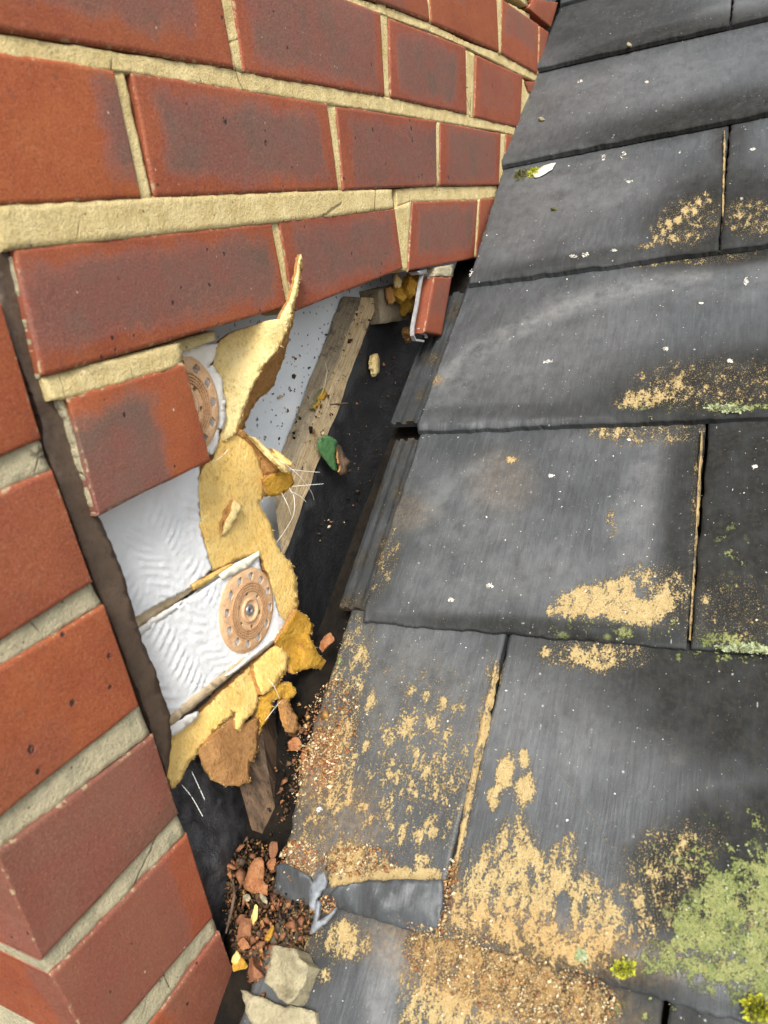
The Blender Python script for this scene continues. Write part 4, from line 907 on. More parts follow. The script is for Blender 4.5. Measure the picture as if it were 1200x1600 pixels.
def smooth_path(P_, k=6):
    if len(P_) < 3: return P_
    P_ = [P_[0] * 2 - P_[1]] + list(P_) + [P_[-1] * 2 - P_[-2]]; out = []
    for i in range(1, len(P_) - 2):
        a, b, c, d = P_[i - 1:i + 3]
        for j in range(k):
            t = j / k; out.append(.5 * ((2 * b) + (c - a) * t + (2 * a - 5 * b + 4 * c - d) * t * t + (3 * b - a - 3 * c + d) * t ** 3))
    return out + [P_[-2]]
def tube(name, pts, rad, mat, parent=None, sides=5):
    pts = [Vector(p) for p in pts]; vs = []; fs = []; n = len(pts)
    for i, p in enumerate(pts):
        d = (pts[min(i + 1, n - 1)] - pts[max(i - 1, 0)]).normalized(); a = d.orthogonal().normalized(); b = d.cross(a)
        r = rad * (.5 if i in (0, n - 1) else 1)
        for k in range(sides): vs.append(p + a * math.cos(2 * math.pi * k / sides) * r + b * math.sin(2 * math.pi * k / sides) * r)
    for i in range(n - 1):
        for k in range(sides): fs.append((i * sides + k, i * sides + (k + 1) % sides, (i + 1) * sides + (k + 1) % sides, (i + 1) * sides + k))
    if parent: org = parent.location; vs = [v - org for v in vs]
    me = mesh(name, vs, fs); o = link(name, me, mat, parent, smooth=True)
    if not parent: recentre(o)
    return o
for pts in ([(432, 716, -.004), (452, 730, -.008), (470, 746, -.01), (486, 768, -.006), (491, 782, .0)], [(452, 733, -.006), (476, 736, -.01), (500, 738, -.012)], [(456, 760, .0), (480, 758, -.006), (506, 756, -.01)],
            [(452, 762, .002), (460, 780, -.004), (458, 806, -.002), (446, 828, .008), (432, 848, .018)], [(440, 770, .01), (450, 790, .006), (455, 806, .008)], [(456, 768, .002), (470, 776, 0), (478, 784, 0)],
            [(332, 722, .020), (345, 714, .014), (357, 702, .010)], [(440, 1094, .012), (428, 1108, .010), (414, 1126, .012)], [(418, 1060, .014), (428, 1072, .006), (437, 1092, .008)], [(300, 1206, .02), (312, 1232, .010), (320, 1250, .006)], [(284, 1226, .02), (300, 1246, .01), (317, 1276, .004)]):
    tube('glass_fibre', smooth_path([at(*p) for p in pts]), .0002, M_FIBRE, ins)

# hair-fine torn fibres and crumbs along every torn foam edge
fv, ff_, fm = [], [], []
for a, b, mt in FRINGE:
    e = b - a; L = np.linalg.norm(e)
    for _ in range(rng.poisson(L / .0014)):
        p = a + e * rng.random(); r_ = p - np.array(CAM); r_ /= np.linalg.norm(r_); o_ = np.cross(e / (L + 1e-9), r_)
        d = (o_ * rng.normal(0, 1) + e / L * rng.normal(0, .7) + np.array([0, -1, 0]) * abs(rng.normal(0, .5))); d /= np.linalg.norm(d)
        ln = rng.gamma(2, .00035); sd_ = np.cross(d, r_); sd_ /= np.linalg.norm(sd_) + 1e-9; w_ = rng.uniform(.00010, .00030); k = len(fv)
        md = p + d * ln * .5 + rng.normal(0, .0003, 3); tp = p + d * ln + rng.normal(0, .0006, 3)
        fv += [p - sd_ * w_, p + sd_ * w_, md + sd_ * w_ * .7, md - sd_ * w_ * .7, tp]; q = int(rng.integers(0, 4)); ff_ += [(k, k + 1, k + 2, k + 3), (k + 3, k + 2, k + 4)]; fm += [q, q]
o = link('torn_fibres', mesh('torn_fibres', np.array(fv) - np.array(ins.location), ff_, fm), [M_FOAM, M_FOAMP, M_FOAMO, M_FOAMD], ins); o['kind'] = 'stuff'
# fixing discs
def disc(cu, cv, y, R, rot, label):
    d = thing('fixing_disc', label, 'fixing disc', at(cu, cv, y), 'plastic insulation fixing discs')
    ol, holes = [], []
    N = 56
    def circ(cx, cz, rx, rz, n, a0=0): return [(cx + rx * math.cos(2 * math.pi * i / n) * math.cos(a0) - rz * math.sin(2 * math.pi * i / n) * math.sin(a0), cz + rx * math.cos(2 * math.pi * i / n) * math.sin(a0) + rz * math.sin(2 * math.pi * i / n) * math.cos(a0)) for i in range(n)]
    loops = [circ(0, 0, R, R, N)]
    hl = []
    for k in range(12):
        a = rot + 2 * math.pi * k / 12; hl.append(circ(R * .79 * math.cos(a), R * .79 * math.sin(a), R * .095, R * .125, 12, a))
    for k in range(6):
        a = rot + .3 + 2 * math.pi * k / 6; hl.append(circ(R * .41 * math.cos(a), R * .41 * math.sin(a), R * .05, R * .085, 10, a))
    loops += hl
    pts = []; edges = []
    for lp in loops:
        b = len(pts); pts += lp; edges += [(b + i, b + (i + 1) % len(lp)) for i in range(len(lp))]
    for r_, n in ((.93, 40), (.62, 34), (.55, 30), (.3, 18), (.2, 12)):
        for p in circ(0, 0, R * r_, R * r_, n):
            if all(math.hypot(p[0] - sum(q[0] for q in h) / len(h), p[1] - sum(q[1] for q in h) / len(h)) > R * .13 for h in hl): pts.append(p)
    vv, _, ff, _, _, _ = delaunay_2d_cdt([Vector(p) for p in pts], edges, [], 0, 1e-7)
    keep = []
    for f in ff:
        c = sum((vv[i] for i in f), Vector((0, 0))) / len(f)
        inh = any(math.hypot(c.x - sum(q[0] for q in h) / len(h), c.y - sum(q[1] for q in h) / len(h)) < (R * .09 if i < 12 else R * .055) for i, h in enumerate(hl))
        if not inh and c.length < R: keep.append(f)
    bm = bmesh.new(); bv = [bm.verts.new((p.x, -(.0006 if p.length > R * .9 else .0012) + (.0011 if p.length > R * .99 else 0), p.y)) for p in vv]
    for f in keep: bm.faces.new([bv[i] for i in f])
    for v in [v for v in bm.verts if not v.link_faces]: bm.verts.remove(v)
    g = bmesh.ops.extrude_face_region(bm, geom=bm.faces[:])
    for v in [e for e in g['geom'] if isinstance(e, bmesh.types.BMVert)]: v.co.y += .0013
    bmesh.ops.recalc_face_normals(bm, faces=bm.faces)
    me = bpy.data.meshes.new('plate'); bm.to_mesh(me); bm.free(); link('plate', me, M_DISC, d)
    # concentric ribs with short spokes, as on the moulding
    bm = bmesh.new()
    def ring(r0, r1, y0, y1, n=48):
        a = []
        for i in range(n):
            t = 2 * math.pi * i / n
            a.append([bm.verts.new((r * math.cos(t), yy, r * math.sin(t))) for r, yy in ((r0, y0), (r0, y1), (r1, y1), (r1, y0))])
        for i in range(n):
            p, q = a[i], a[(i + 1) % n]
            for k in range(3): bm.faces.new((p[k], p[k + 1], q[k + 1], q[k]))
    for r_ in (.645, .585, .525, .47): ring(R * r_ - .0005, R * r_ + .0005, -.0010, -.0023)
    for k in range(48):
        t = 2 * math.pi * k / 48
        if (k % 8) in (0,): continue
        c, s_ = math.cos(t), math.sin(t); h = .0003
        q = [bm.verts.new((r * c - e * s_, y_, r * s_ + e * c)) for r, e, y_ in ((R * .46, -h, -.001), (R * .46, -h, -.0021), (R * .65, -h, -.0021), (R * .65, -h, -.001), (R * .46, h, -.001), (R * .46, h, -.0021), (R * .65, h, -.0021), (R * .65, h, -.001))]
        bm.faces.new((q[1], q[2], q[6], q[5])); bm.faces.new((q[0], q[1], q[2], q[3])); bm.faces.new((q[4], q[7], q[6], q[5]))
    bmesh.ops.recalc_face_normals(bm, faces=bm.faces)
    me = bpy.data.meshes.new('ribs'); bm.to_mesh(me); bm.free(); link('ribs', me, M_DISCD, d)
    def lathe(name, prof, mat, par):
        n = 24; vs = []; fs = []
        for i in range(n):
            t = 2 * math.pi * i / n
            for r, yy in prof: vs.append((r * math.cos(t), yy, r * math.sin(t)))
        k = len(prof)
        for i in range(n):
            for j in range(k - 1): fs.append((i * k + j, ((i + 1) % n) * k + j, ((i + 1) % n) * k + j + 1, i * k + j + 1))
        me = mesh(name, vs, fs); fixn(me); return link(name, me, mat, par, smooth=True)
    lathe('hub', [(R * .30, -.001), (R * .29, -.0026), (R * .25, -.0030), (R * .22, -.0020), (R * .20, -.0008), (.0, -.0006)], M_DISC, d)
    sc_ = lathe('screw', [(R * .14, -.0008), (R * .135, -.0018), (R * .11, -.0024), (R * .05, -.0024), (R * .04, -.0012), (0, -.0012)], M_SCREW, d)
    return d
disc(388, 953, YP - .0026, .0325, .1, 'whole tan plastic perforated disc with central screw, on the lower white panel')
disc(290, 634, .0205, .0335, .35, 'tan plastic perforated disc half hidden behind the half brick')

# clips and loose brick slip under the far bricks
def plate_path(name, pts, w, th, mat, label):
    """bent strip: path in photo points with depth, swept by width along y"""
    ps = [at(*p) for p in pts]; vs = []; fs = []
    for i, p in enumerate(ps):
        d = (ps[min(i + 1, len(ps) - 1)] - ps[max(i - 1, 0)]).normalized(); nrm = d.cross(Vector((0, 1, 0))).normalized()
        for a, b in ((0, -1), (w, -1), (w, 1), (0, 1)): vs.append(p + Vector((0, a, 0)) + nrm * b * th / 2)
    for i in range(len(ps) - 1):
        for k in range(4): fs.append((i * 4 + k, i * 4 + (k + 1) % 4, i * 4 + 4 + (k + 1) % 4, i * 4 + 4 + k))
    fs += [(0, 1, 2, 3), tuple(4 * (len(ps) - 1) + k for k in (3, 2, 1, 0))]
    me = mesh(name, vs, fs); fixn(me); return tag(recentre(link(name, me, mat)), label, 'metal clip', 'metal clips at the far end of the hole')
plate_path('metal_clip', [(662, 426, .004), (658, 448, .004), (654, 475, .004), (650, 495, .004), (647, 512, .004), (647, 524, .004), (650, 531, .004), (663, 533, .004)], .004, .0020, M_STEEL, 'pale bent metal clip hanging left of the loose brick slip')
plate_path('metal_clip', [(672, 428, .006), (669, 455, .006), (664, 485, .006), (658, 505, .006), (656, 514, .006), (660, 521, .006), (667, 523, .006), (668, 528, .006)], .003, .0013, M_STEEL, 'thin bent metal clip touching the left side of the loose brick slip')
slab('metal_clip', [(652, 424), (666, 420), (668, 428), (656, 429)], lambda u, v: .003, .01, [M_STEEL], None, 5, 8, .2, .0002, 61)
tag(bpy.data.objects['metal_clip.002'], 'small metal clip end just under the far bricks above the other clips', 'metal clip', 'metal clips at the far end of the hole')
slip = thing('brick_slip', 'loose thin brick slip hanging under the far bricks beside the metal clips', 'brick', at(685, 470, .002))
brick(P((679, 432), (707, 433), (691, 524), (663, 519)), mark=(.1, .1, .9, .7), k=.6, tone=.32, orange=.25, depth=.014, par=slip)
slab('mortar_cap', [(680, 418), (709, 413), (708, 433), (679, 431)], lambda u, v: .001, .013, [M_MORTG], slip, 6, 8, .4, .0008, 62)

# ------------------------------------------------------------------ debris
def lump(name, W, size, mat, seed, cuts=5, sub=2, rot=None):
    r_ = random.Random(seed); bm = bmesh.new(); bmesh.ops.create_icosphere(bm, subdivisions=sub, radius=1)
    for _ in range(cuts):
        n = Vector((r_.gauss(0, 1), r_.gauss(0, 1), r_.gauss(0, 1))).normalized(); d = r_.uniform(.35, .75)
        for v in bm.verts:
            k = v.co.dot(n)
            if k > d: v.co -= n * (k - d)
    for v in bm.verts: v.co = Vector((v.co.x * size[0], v.co.y * size[1], v.co.z * size[2])) * r_.uniform(.95, 1.05)
    cs = np.array([list(v.co) for v in bm.verts]); mn = max(size); dv = fbm(cs / mn, 2.2, seed, 4)
    for v, d in zip(bm.verts, dv): v.co *= 1 + (.5 if 'wool' in name else .22) * d
    me = bpy.data.meshes.new(name); bm.to_mesh(me); bm.free()
    o = link(name, me, mat, None, W)
    o.rotation_euler = rot or (r_.uniform(-.5, .5), r_.uniform(-.5, .5) - PIT, r_.uniform(0, 6.28))
    return o
def rw(u, v, n): return ROOF @ roof(u, v, n)
def rs(u, v, h):
    p = roof(u, v, 0); p = roof(u, v, tn(p.x, p.y) + h); return ROOF @ p
def roofslab(name, outline, n, thick, mats, seed, label, cat, group=None, bumpy=.001, jit=1., nf=None):
    o = slab(name, outline, nf or (lambda u, v: n), thick, mats, None, 5, 8, jit, bumpy, seed, plane=roof); return tag(o, label, cat, group)
G = 'brick chips in the gutter'
CH = [((396, 1372), (18, 28), M_CHIP, 'largest flat orange brick chip lying in the gutter near the black membrane'), ((378, 1452), (14, 26), M_CHIPD, 'long brown brick chip leaning below the yellow foam sliver in the gutter'),
      ((397, 1432), (6, 17), M_FOAM, 'yellow foam sliver standing among the brick chips'), ((396, 1520), (22, 24), M_CHIPD, 'broad brown brick chip at the pier edge, left of the pale mortar lump'), ((376, 1506), (16, 12), M_FOAMD, 'orange yellow crumb lying on the broad brown chip'),
      ((424, 1352), (8, 10), M_CHIP, 'small pinkish brick chip beside the broken slate edge'), ((380, 1476), (14, 8), M_CHIP, 'flat orange chip under the long brown chip'), ((420, 1462), (6, 12), M_FOAMD, 'small orange sliver on the dark soil right of the foam sliver'),
      ((440, 1462), (7, 6), M_CHIPD, 'small rounded red chip on the soil above the mortar lump'), ((428, 1328), (9, 13), M_CHIPD, 'dark orange chip in the shade under the timber stub end'), ((410, 1388), (11, 13), M_CHIP, 'crumbly orange chip right of the largest flat chip'),
      ((510, 1006), (13, 16), M_CHIP, 'square orange chip at the tile edge behind the yellow flap'), ((462, 1165), (12, 10), M_CHIP, 'pale orange chip lodged in the gap below the foam scrap'), ((386, 1402), (8, 6), M_MLUMP, 'small grey chip below the largest orange chip'), ((412, 1404), (9, 7), M_MLUMP, 'second small grey chip right of the other grey chip'),
      ((370, 1500), (10, 10), M_FOAM, 'pale yellow crumb against the pier edge')]
for i, ((u, v), (w_, h_), mt, lb) in enumerate(CH):
    nn = -.006 if v > 1300 else -.004
    p = rw(u, v, nn); dist = (p - CAM).dot(CF); k = dist / FPX
    o = lump('brick_chip' if 'chip' in lb else 'foam_crumb', p, (h_ * k * 1.25, w_ * k * 1.1, min(w_, h_) * k * .7), mt, 100 + i, 11, 3, (random.uniform(-.4, .4), -PIT + random.uniform(-.5, .3), random.uniform(-.5, .5)))
    tag(o, lb, 'brick chip' if 'chip' in lb else 'foam crumb', None)
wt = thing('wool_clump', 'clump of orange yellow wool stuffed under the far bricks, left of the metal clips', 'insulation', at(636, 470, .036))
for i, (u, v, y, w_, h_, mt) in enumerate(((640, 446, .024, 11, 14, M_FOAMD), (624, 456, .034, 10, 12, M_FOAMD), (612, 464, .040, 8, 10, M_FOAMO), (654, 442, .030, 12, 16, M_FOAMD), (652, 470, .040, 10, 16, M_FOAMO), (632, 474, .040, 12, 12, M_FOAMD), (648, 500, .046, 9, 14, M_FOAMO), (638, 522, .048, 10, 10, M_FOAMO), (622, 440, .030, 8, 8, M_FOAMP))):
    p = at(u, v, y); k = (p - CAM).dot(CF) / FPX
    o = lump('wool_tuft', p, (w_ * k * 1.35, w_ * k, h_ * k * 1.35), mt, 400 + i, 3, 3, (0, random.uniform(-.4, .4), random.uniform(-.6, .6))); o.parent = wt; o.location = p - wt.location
# mortar lumps
o = roofslab('mortar_lump', [(424, 1478), (436, 1478), (462, 1482), (470, 1500), (481, 1508), (478, 1530), (466, 1552), (452, 1570), (440, 1564), (428, 1548), (414, 1536), (420, 1505)], 0, .02, [M_MLUMP], 71, 'thick pale lump of mortar with a grooved top, lying on the bottom tile', 'mortar lump', None, .0035, 1.2,
             idw([(424, 1480, .008), (436, 1500, .002), (440, 1530, .001), (450, 1510, .010), (470, 1510, .012), (455, 1560, .010), (418, 1534, .004), (480, 1520, .006)], 3))
o = roofslab('mortar_lump', [(376, 1546), (400, 1556), (440, 1572), (470, 1574), (493, 1582), (494, 1610), (400, 1620), (384, 1580)], -.002, .02, [M_MLUMP], 72, 'long grey slab of fallen mortar at the bottom edge beside the pier', 'mortar lump', None, .003, 1.3)
# broken slate edges and scraps
SL = idw([(515, 1400, .002), (600, 1385, .004), (688, 1385, .005), (688, 1440, .001), (650, 1455, -.004), (600, 1440, -.002), (520, 1418, -.004), (600, 1410, .006)], 3)
roofslab('slate_fragment', [(514, 1396), (530, 1384), (572, 1376), (640, 1374), (688, 1376), (691, 1384), (688, 1446), (676, 1456), (650, 1456), (628, 1450), (580, 1434), (540, 1424), (518, 1416)], 0, .012, [M_TILE], 73, 'broken dark slate piece with a riven sloping face, below the sand covered left tile', 'slate piece', None, .0032, 1., SL)
roofslab('slate_fragment', [(430, 1352), (446, 1348), (480, 1366), (490, 1380), (486, 1416), (470, 1412), (440, 1400), (428, 1386)], 0, .012, [M_TILE], 74, 'small dark broken slate corner beside the gutter chips, left of the grey lead scrap', 'slate piece', None, .002, 1., idw([(440, 1352, .002), (480, 1370, .003), (480, 1412, -.006), (435, 1390, -.006)]))
roofslab('lead_scrap', [(494, 1364), (506, 1362), (510, 1376), (502, 1392), (496, 1404), (492, 1424), (484, 1420), (482, 1396)], 0, .002, [M_LEAD], 75, 'crumpled pale grey scrap of lead between the two broken slate pieces', 'lead scrap', None, .003, 1., idw([(500, 1366, .010), (486, 1400, .004), (494, 1420, .003)]))
roofslab('lead_scrap', [(494, 1406), (500, 1410), (496, 1440), (512, 1428), (526, 1418), (522, 1426), (500, 1450), (484, 1460), (486, 1448), (492, 1430)], 0, .002, [M_LEAD], 76, 'narrow grey folded strip of lead pointing down to the mortar lump', 'lead scrap', None, .002, .8, idw([(494, 1410, .005), (486, 1456, .002), (524, 1420, .006)]))
tube_pts = [rw(364, 1374, -.002), rw(366, 1400, .0), rw(360, 1430, .001), rw(353, 1458, .0)]
tag(tube('wood_splinter', [tube_pts[0], tube_pts[0].lerp(tube_pts[1], .5), tube_pts[1], tube_pts[2], tube_pts[3]], .0012, M_TIMD), 'thin dark wood splinter standing along the black membrane by the gutter', 'splinter')
tag(tube('twig', [at(516, 632, .030), at(530, 631, .030), at(543, 630, .030)], .0011, M_TIMD), 'short dark nail-like twig lying across the pale batten face', 'twig')
tag(tube('straw', [at(507, 562, .050), at(511, 580, .046), at(508, 600, .046), at(502, 618, .05)], .0005, M_SEAM), 'thin curved dry straw stuck to the batten top', 'straw')
o = slab('moss_tuft', [(490, 640), (498, 618), (508, 606), (512, 616), (504, 632), (496, 644)], lambda u, v: .050, .004, [M_FOAMD, M_MOSSD], None, 4, 5, 1.5, .003, 81); tag(o, 'small golden brown moss tuft on the grey top of the batten', 'moss')
o = slab('green_leaf', [(497, 690), (508, 679), (520, 684), (528, 690), (524, 708), (526, 730), (530, 738), (520, 734), (506, 716), (498, 702)], idw([(500, 690, .044), (520, 684, .041), (526, 736, .046), (510, 710, .044)]), .0004, [M_LEAF], None, 4, 6, .3, .0008, 82); tag(o, 'single torn green leaf caught on the batten above the black membrane', 'leaf')
o = slab('dead_leaf', [(524, 688), (534, 700), (542, 712), (548, 722), (540, 732), (544, 744), (534, 738), (530, 720)], idw([(528, 694, .045), (546, 724, .040)]), .001, [M_TIMD, M_FOAMO], None, 4, 6, 1.6, .004, 83); tag(o, 'shrivelled brown leaf scrap right of the green leaf', 'leaf')
o = slab('foam_crumb', [(584, 556), (590, 552), (594, 562), (592, 582), (586, 588), (581, 576)], lambda u, v: .052, .004, [M_FOAMP], None, 4, 6, .8, .001, 84); tag(o, 'oval yellow foam crumb stuck on the black membrane under the wool clump', 'foam crumb')
roofslab('cream_flake', [(831, 272), (838, 266), (850, 258), (868, 254), (862, 264), (848, 273), (836, 277)], -.007, .0006, [M_SHELL], 85, 'thin cream flake or feather lying on a tile beside the yellow moss near the wall', 'flake', None, .001, .4)
def moss(name, u0, v0, ru, rv, n, mats, label, seed, hgt=.004, nbase=0., group=None):
    """cushion of many tiny leaf blades"""
    r_ = random.Random(seed); vs = []; fs = []; mi = []
    for i in range(n):
        a = r_.uniform(0, 6.28); q = math.sqrt(r_.random()) * (.62 + .38 * math.sin(3 * a + seed) * math.sin(5 * a + 2 * seed)) ; p = roof(u0 + ru * q * math.cos(a), v0 + rv * q * math.sin(a), 0); p.z = tn(p.x, p.y) + nbase
        h = hgt * (1 - q * q * .8) * r_.uniform(.3, 1.1) * (.6 + .4 * math.sin(a * 4 + q * 9)); s = r_.uniform(.0004, .0010); b = len(vs); an = r_.uniform(0, 6.28)
        d = Vector((math.cos(an), math.sin(an), 0)) * s; l = Vector((r_.gauss(0, .0012), r_.gauss(0, .0012), 0))
        vs += [ROOF @ (p - d), ROOF @ (p + d), ROOF @ (p + d * .6 + l + Vector((0, 0, h))), ROOF @ (p - d * .6 + l + Vector((0, 0, h * r_.uniform(.7, 1.1))))]
        fs.append((b, b + 1, b + 2, b + 3)); mi.append(1 if (len(mats) > 1 and r_.random() < .35) else 0)
    me = mesh(name, vs, fs, mi); o = link(name, me, list(mats)); recentre(o); return tag(o, label, 'moss' if 'moss' in name else 'lichen', group)
moss('moss_cushion', 833, 259, 12, 11, 700, [M_MOSSY], 'bright yellow moss knob beside the cream flake near the brick wall', 1, .006)
moss('moss_cushion', 812, 262, 18, 12, 900, [M_MOSSD], 'grey green moss clump touching the brick wall, left of the yellow knob', 2, .006)
moss('moss_cushion', 975, 1514, 26, 13, 1100, [M_MOSSY, M_MOSSD], 'lime yellow moss cushion at the lower edge of the lichen covered tile', 3, .004, .001)
moss('moss_cushion', 1183, 1577, 28, 22, 1700, [M_MOSSY, M_MOSSD], 'bright yellow moss cushion in the bottom right corner', 4, .006, .001)
moss('lichen_crust', 1135, 638, 40, 8, 700, [M_LICH, M_MOSSD], 'pale green lichen crust along the tile edge at mid right', 5, .0025)
moss('lichen_crust', 1160, 1012, 55, 14, 900, [M_LICH, M_MOSSD], 'pale green lichen crust along the tile edge lower right', 6, .002, -.003)
moss('lichen_crust', 908, 1492, 9, 11, 160, [M_LICH], 'round grey green lichen spot at the edge of the sandy tile', 7, .0015, -.001)
o = lump('pebble', rs(846, 187, 0.0015), (.006, .004, .003), M_MLUMP, 301); tag(o, 'small tan pebble lying on a tile close to the wall near the top', 'pebble')
o = lump('pebble', rs(983, 70, 0.001), (.004, .005, .0025), M_MLUMP, 302); tag(o, 'small pale pebble on a tile joint at the top of the roof', 'pebble')
o = lump('moss_scrap', rs(866, 328, 0.0005), (.006, .004, .002), M_MOSSD, 303); tag(o, 'small dark scrap of dry moss in the middle of a tile near the wall', 'moss')

# loose grains: real geometry, far too many to count
def grains(name, P_, rad, mats, label=None, kind='stuff', flat=.7):
    n = len(P_)
    base = np.array([(1, 0, 0), (-1, 0, 0), (0, 1, 0), (0, -1, 0), (0, 0, 1), (0, 0, -1)], float)
    tri = np.array([(0, 2, 4), (2, 1, 4), (1, 3, 4), (3, 0, 4), (2, 0, 5), (1, 2, 5), (3, 1, 5), (0, 3, 5)])
    jit = rng.normal(0, .36, (n, 6, 3)); a = rng.uniform(0, 2 * np.pi, n); sc = rng.uniform(.3, 1.8, (n, 1, 3)) * np.array([1, 1, flat])
    V = (base[None] + jit) * sc * rad[:, None, None]
    c, s_ = np.cos(a)[:, None], np.sin(a)[:, None]
    V = np.stack([V[..., 0] * c - V[..., 1] * s_, V[..., 0] * s_ + V[..., 1] * c, V[..., 2]], -1) + P_[:, None, :]
    V = V.reshape(-1, 3); Fc = (tri[None] + 6 * np.arange(n)[:, None, None]).reshape(-1, 3)
    me = bpy.data.meshes.new(name); me.vertices.add(len(V)); me.vertices.foreach_set('co', V.ravel())
    me.loops.add(len(Fc) * 3); me.loops.foreach_set('vertex_index', Fc.ravel().astype(np.int32))
    me.polygons.add(len(Fc)); me.polygons.foreach_set('loop_start', (np.arange(len(Fc)) * 3).astype(np.int32)); me.polygons.foreach_set('loop_total', np.full(len(Fc), 3, np.int32))
    mi = np.repeat(rng.choice(len(mats), n, p=None), 8).astype(np.int32)
    me.update(); me.polygons.foreach_set('material_index', mi); me.update(); me.validate()
    o = link(name, me, mats); o.matrix_world = ROOF; o['kind'] = kind
    if label: o['label'] = label
    return o
M_G1 = mat_simple('tan_grain', (.38, .27, .12), (.50, .38, .20), 700, 1500, .95, .1)
M_G2 = mat_simple('pale_grain', (.62, .50, .30), (.72, .62, .42), 700, 1500, .95, .1)
M_G3 = mat_simple('ochre_grain', (.30, .16, .05), (.42, .25, .09), 700, 1500, .95, .1)
M_G4 = mat_simple('green_grain', (.16, .20, .07), (.33, .35, .15), 700, 1500, .95, .1)
pts = []; lpts = []
for (r, c, (s, y, n, a)) in GR:
    if r not in (-1, 0, 1, 2) : continue
    for ch, dst, per in ((0, pts, 1.5), (1, lpts, 2.2)):
        wgt = np.clip(a[:, ch] - .22, 0, .6); idx = np.where(wgt > .02)[0]
        if len(idx) == 0: continue
        reps = rng.poisson(wgt[idx] * per); k = np.repeat(idx, reps)
        q = np.stack([s[k] + rng.normal(0, .0016, len(k)), y[k] + rng.normal(0, .0016, len(k)), n[k] + .0002], 1)
        msk = fbm(q, 120, 31 + ch, 3) + vn(q, 500, 3) * .4 > -.05 - (wgt[k] - .2) * 1.4
        dst.append(q[msk])
pts = np.vstack(pts); lpts = np.vstack(lpts)
grains('sand_grains', pts, rng.uniform(.00022, .00062, len(pts)), [M_G1, M_G2, M_G3, M_G1], 'fine tan sand and grit scattered over the lower tiles')
grains('lichen_grains', lpts, rng.uniform(.0003, .0009, len(lpts)), [M_G4, M_LICH, M_G4, M_MOSSD], 'granular green lichen covering the lower right tile')
# brick crumbs on the left tile edge and in the gutter
def scatter(u0, v0, ru, rv, ang, n, nb):
    a = rng.uniform(0, 2 * np.pi, n); q = np.sqrt(rng.random(n)) ; A = math.radians(ang); out = []
    for t, d in zip(a, q):
        x, y = ru * d * math.cos(t), rv * d * math.sin(t); p = roof(u0 + x * math.cos(A) - y * math.sin(A), v0 + x * math.sin(A) + y * math.cos(A), nb if nb is not None else -.004)
        if nb is None: p.z = tn(p.x, p.y) + .0002
        out.append(tuple(p))
    return np.array(out)
cr = np.vstack([scatter(500, 1195, 30, 62, 14, 2600, -.004), scatter(508, 1170, 46, 115, 14, 1800, -.0045), scatter(468, 1345, 30, 34, 0, 1300, -.0015), scatter(560, 1345, 60, 26, 0, 500, 0), scatter(512, 1412, 14, 14, 0, 160, .001), scatter(700, 1400, 10, 60, 12, 300, .0003)])
cr[:, 2] += rng.uniform(0, .0008, len(cr))
grains('brick_crumbs', cr, rng.gamma(1.3, .00024, len(cr)) + .00018, [M_CHIP, M_G3, M_G1, M_CHIPD, M_CHIP, M_G2], 'orange brick crumbs heaped on the left edge of the lower tile')
cr2 = np.vstack([scatter(800, 1530, 180, 60, 18, 5200, -.0052), scatter(700, 1450, 80, 20, 12, 700, -.001)]); grains('fine_grit', cr2, rng.gamma(1.3, .00014, len(cr2)) + .00014, [M_G1, M_G3, M_G1, M_CHIP, M_G2], 'fine orange tan grit on the bottom tile')
# rubble bed in the gutter
gb = np.vstack([scatter(405, 1420, 52, 110, -8, 3000, -.016), scatter(430, 1480, 50, 90, 0, 1700, -.013), scatter(452, 1200, 20, 110, 14, 160, -.030), scatter(470, 1420, 30, 60, 0, 1800, -.0105)])
gb[:, 2] += rng.uniform(-.004, .005, len(gb))
grains('gutter_rubble', gb, np.minimum(rng.gamma(.9, .0006, len(gb)), .0016) + .00022, [M_CHIPD, M_DECK, M_TIMD, M_DECK, M_SOIL, M_SOIL, M_CHIP, M_G3, M_DECK, M_SOIL], 'bed of small broken brick and dirt filling the gutter beside the pier')
gm = np.vstack([scatter(400, 1420, 44, 100, -8, 150, -.010), scatter(425, 1490, 40, 70, 0, 90, -.009), scatter(455, 1190, 12, 80, 14, 16, -.026)]); gm[:, 2] += rng.uniform(-.002, .003, len(gm))
grains('gutter_chippings', gm, rng.gamma(4, .00042, len(gm)) + .0006, [M_CHIPD, M_SOIL, M_CHIPD, M_TIMD, M_SOIL, M_CHIP, M_CHIPD], 'coarser brown brick chippings lying on the gutter dirt', flat=.55)
def on_wall(u0, v0, ru, rv, ang, n, y):
    a = rng.uniform(0, 6.28, n); q = np.sqrt(rng.random(n)); A = math.radians(ang)
    pts_ = [at(u0 + ru * d * math.cos(t) * math.cos(A) - rv * d * math.sin(t) * math.sin(A), v0 + ru * d * math.cos(t) * math.sin(A) + rv * d * math.sin(t) * math.cos(A), y) for t, d in zip(a, q)]
    iv = ROOF.inverted(); return np.array([list(iv @ p) for p in pts_])
cd_ = np.vstack([on_wall(470, 590, 34, 110, 28, 80, YB - .0006), on_wall(520, 600, 22, 160, 24, 120, YR - .001), on_wall(560, 700, 40, 170, 22, 100, .0572), on_wall(480, 650, 16, 60, 24, 60, YBK - .006)])
grains('cavity_dirt', cd_, rng.gamma(1.2, .0005, len(cd_)) + .0002, [M_SOIL, M_TIMD, M_SOIL, M_CHIPD, M_DECK, M_SEAM], 'dark crumbs of dirt stuck to the board, batten and membrane in the cavity', flat=.9)
fd = np.vstack([on_wall(380, 800, 60, 110, -20, 60, YP - .002), on_wall(400, 640, 20, 60, 20, 50, .02)])
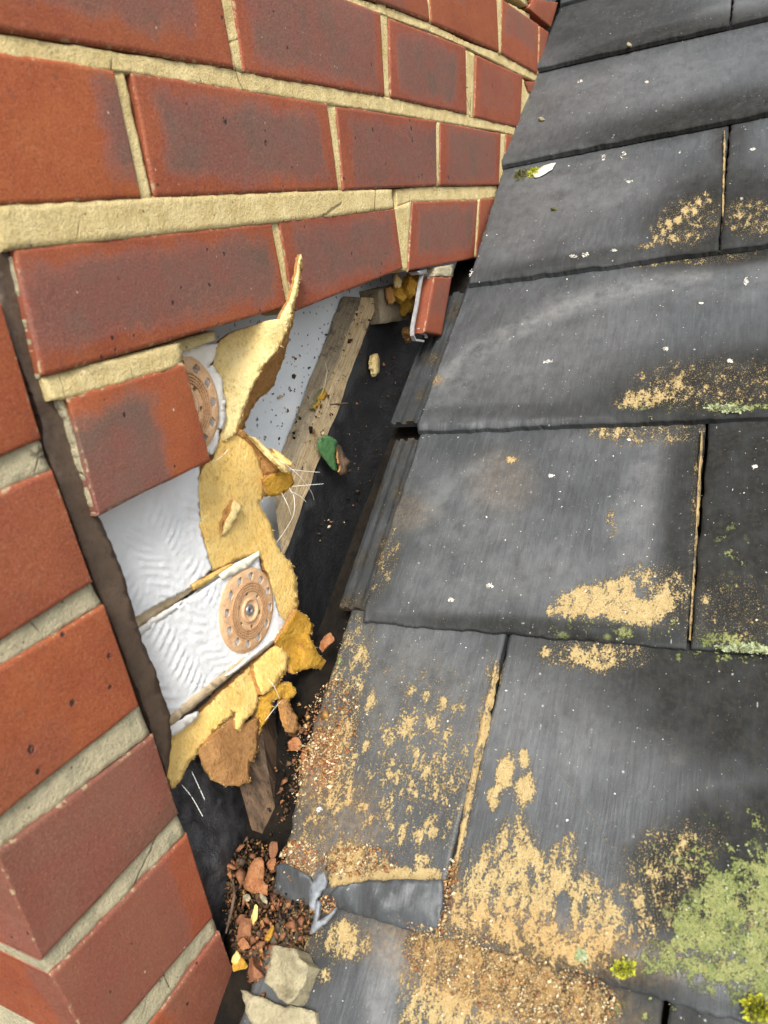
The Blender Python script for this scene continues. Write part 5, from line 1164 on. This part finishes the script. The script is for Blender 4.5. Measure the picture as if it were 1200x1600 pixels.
# white lime and dropping flecks stuck on the tiles
fl = []
for (r, c, (s, y, n, a)) in GR:
    if c == 2: continue
    m_ = len(s); k = rng.integers(0, m_, int(900 + 200 * (r < 2))); q = np.stack([s[k] + rng.normal(0, .0015, len(k)), y[k] + rng.normal(0, .0015, len(k)), n[k] + .0001], 1)
    fl.append(q[(rng.random(len(k)) > a[k, 2] * .5)])
fl = np.vstack(fl); grains('lime_flecks', fl, rng.gamma(.8, .00015, len(fl)) + .00008, [M_WHITE, M_SHELL, M_MLUMP], 'scattered white lime flecks and droppings on the tiles', flat=.25)
def blot(u, v, ru, rv, ang):
    return scatter(u, v, ru * .75, rv * .75, ang, 40, None)
bl = np.vstack([blot(*x) for x in ((766, 918, 7, 5, 20), (857, 565, 11, 3, -10), (973, 236, 5, 9, 10), (941, 238, 4, 8, 0), (1166, 434, 5, 9, 10), (737, 430, 2, 9, 10), (860, 740, 6, 3, 0), (897, 404, 8, 4, 0), (915, 402, 7, 5, 0), (960, 395, 5, 3, 0), (706, 940, 5, 4, 0), (1180, 725, 5, 3, 0), (983, 280, 7, 3, 0), (1176, 228, 6, 3, -10), (1040, 545, 6, 4, 0), (1010, 125, 4, 3, 0), (905, 122, 6, 3, -20), (500, 1266, 5, 5, 0), (1140, 565, 5, 4, 0), (1095, 470, 5, 2, 0))])
grains('dropping_blots', bl, rng.uniform(.0003, .0011, len(bl)), [M_SHELL, M_WHITE], 'larger white bird dropping marks on the tiles', flat=.06)

k = np.linspace(0, 1, 240); pa, pb_, pc = roof(866, 1200, 0), roof(910, 1255, 0), roof(962, 1332, 0)
L_ = np.array([list(pa.lerp(pb_, t * 2) if t < .5 else pb_.lerp(pc, t * 2 - 1)) for t in k]); L_[:, 2] = [tn(a, b) + .0001 for a, b in L_[:, :2]]; L_[:, :2] += rng.normal(0, .00015, (240, 2)); L_ = L_[rng.random(240) > .3]
grains('scratch_dust', L_, rng.uniform(.00012, .0003, len(L_)), [M_MLUMP], 'thin pale diagonal scratch across the big lower tile', flat=.1)
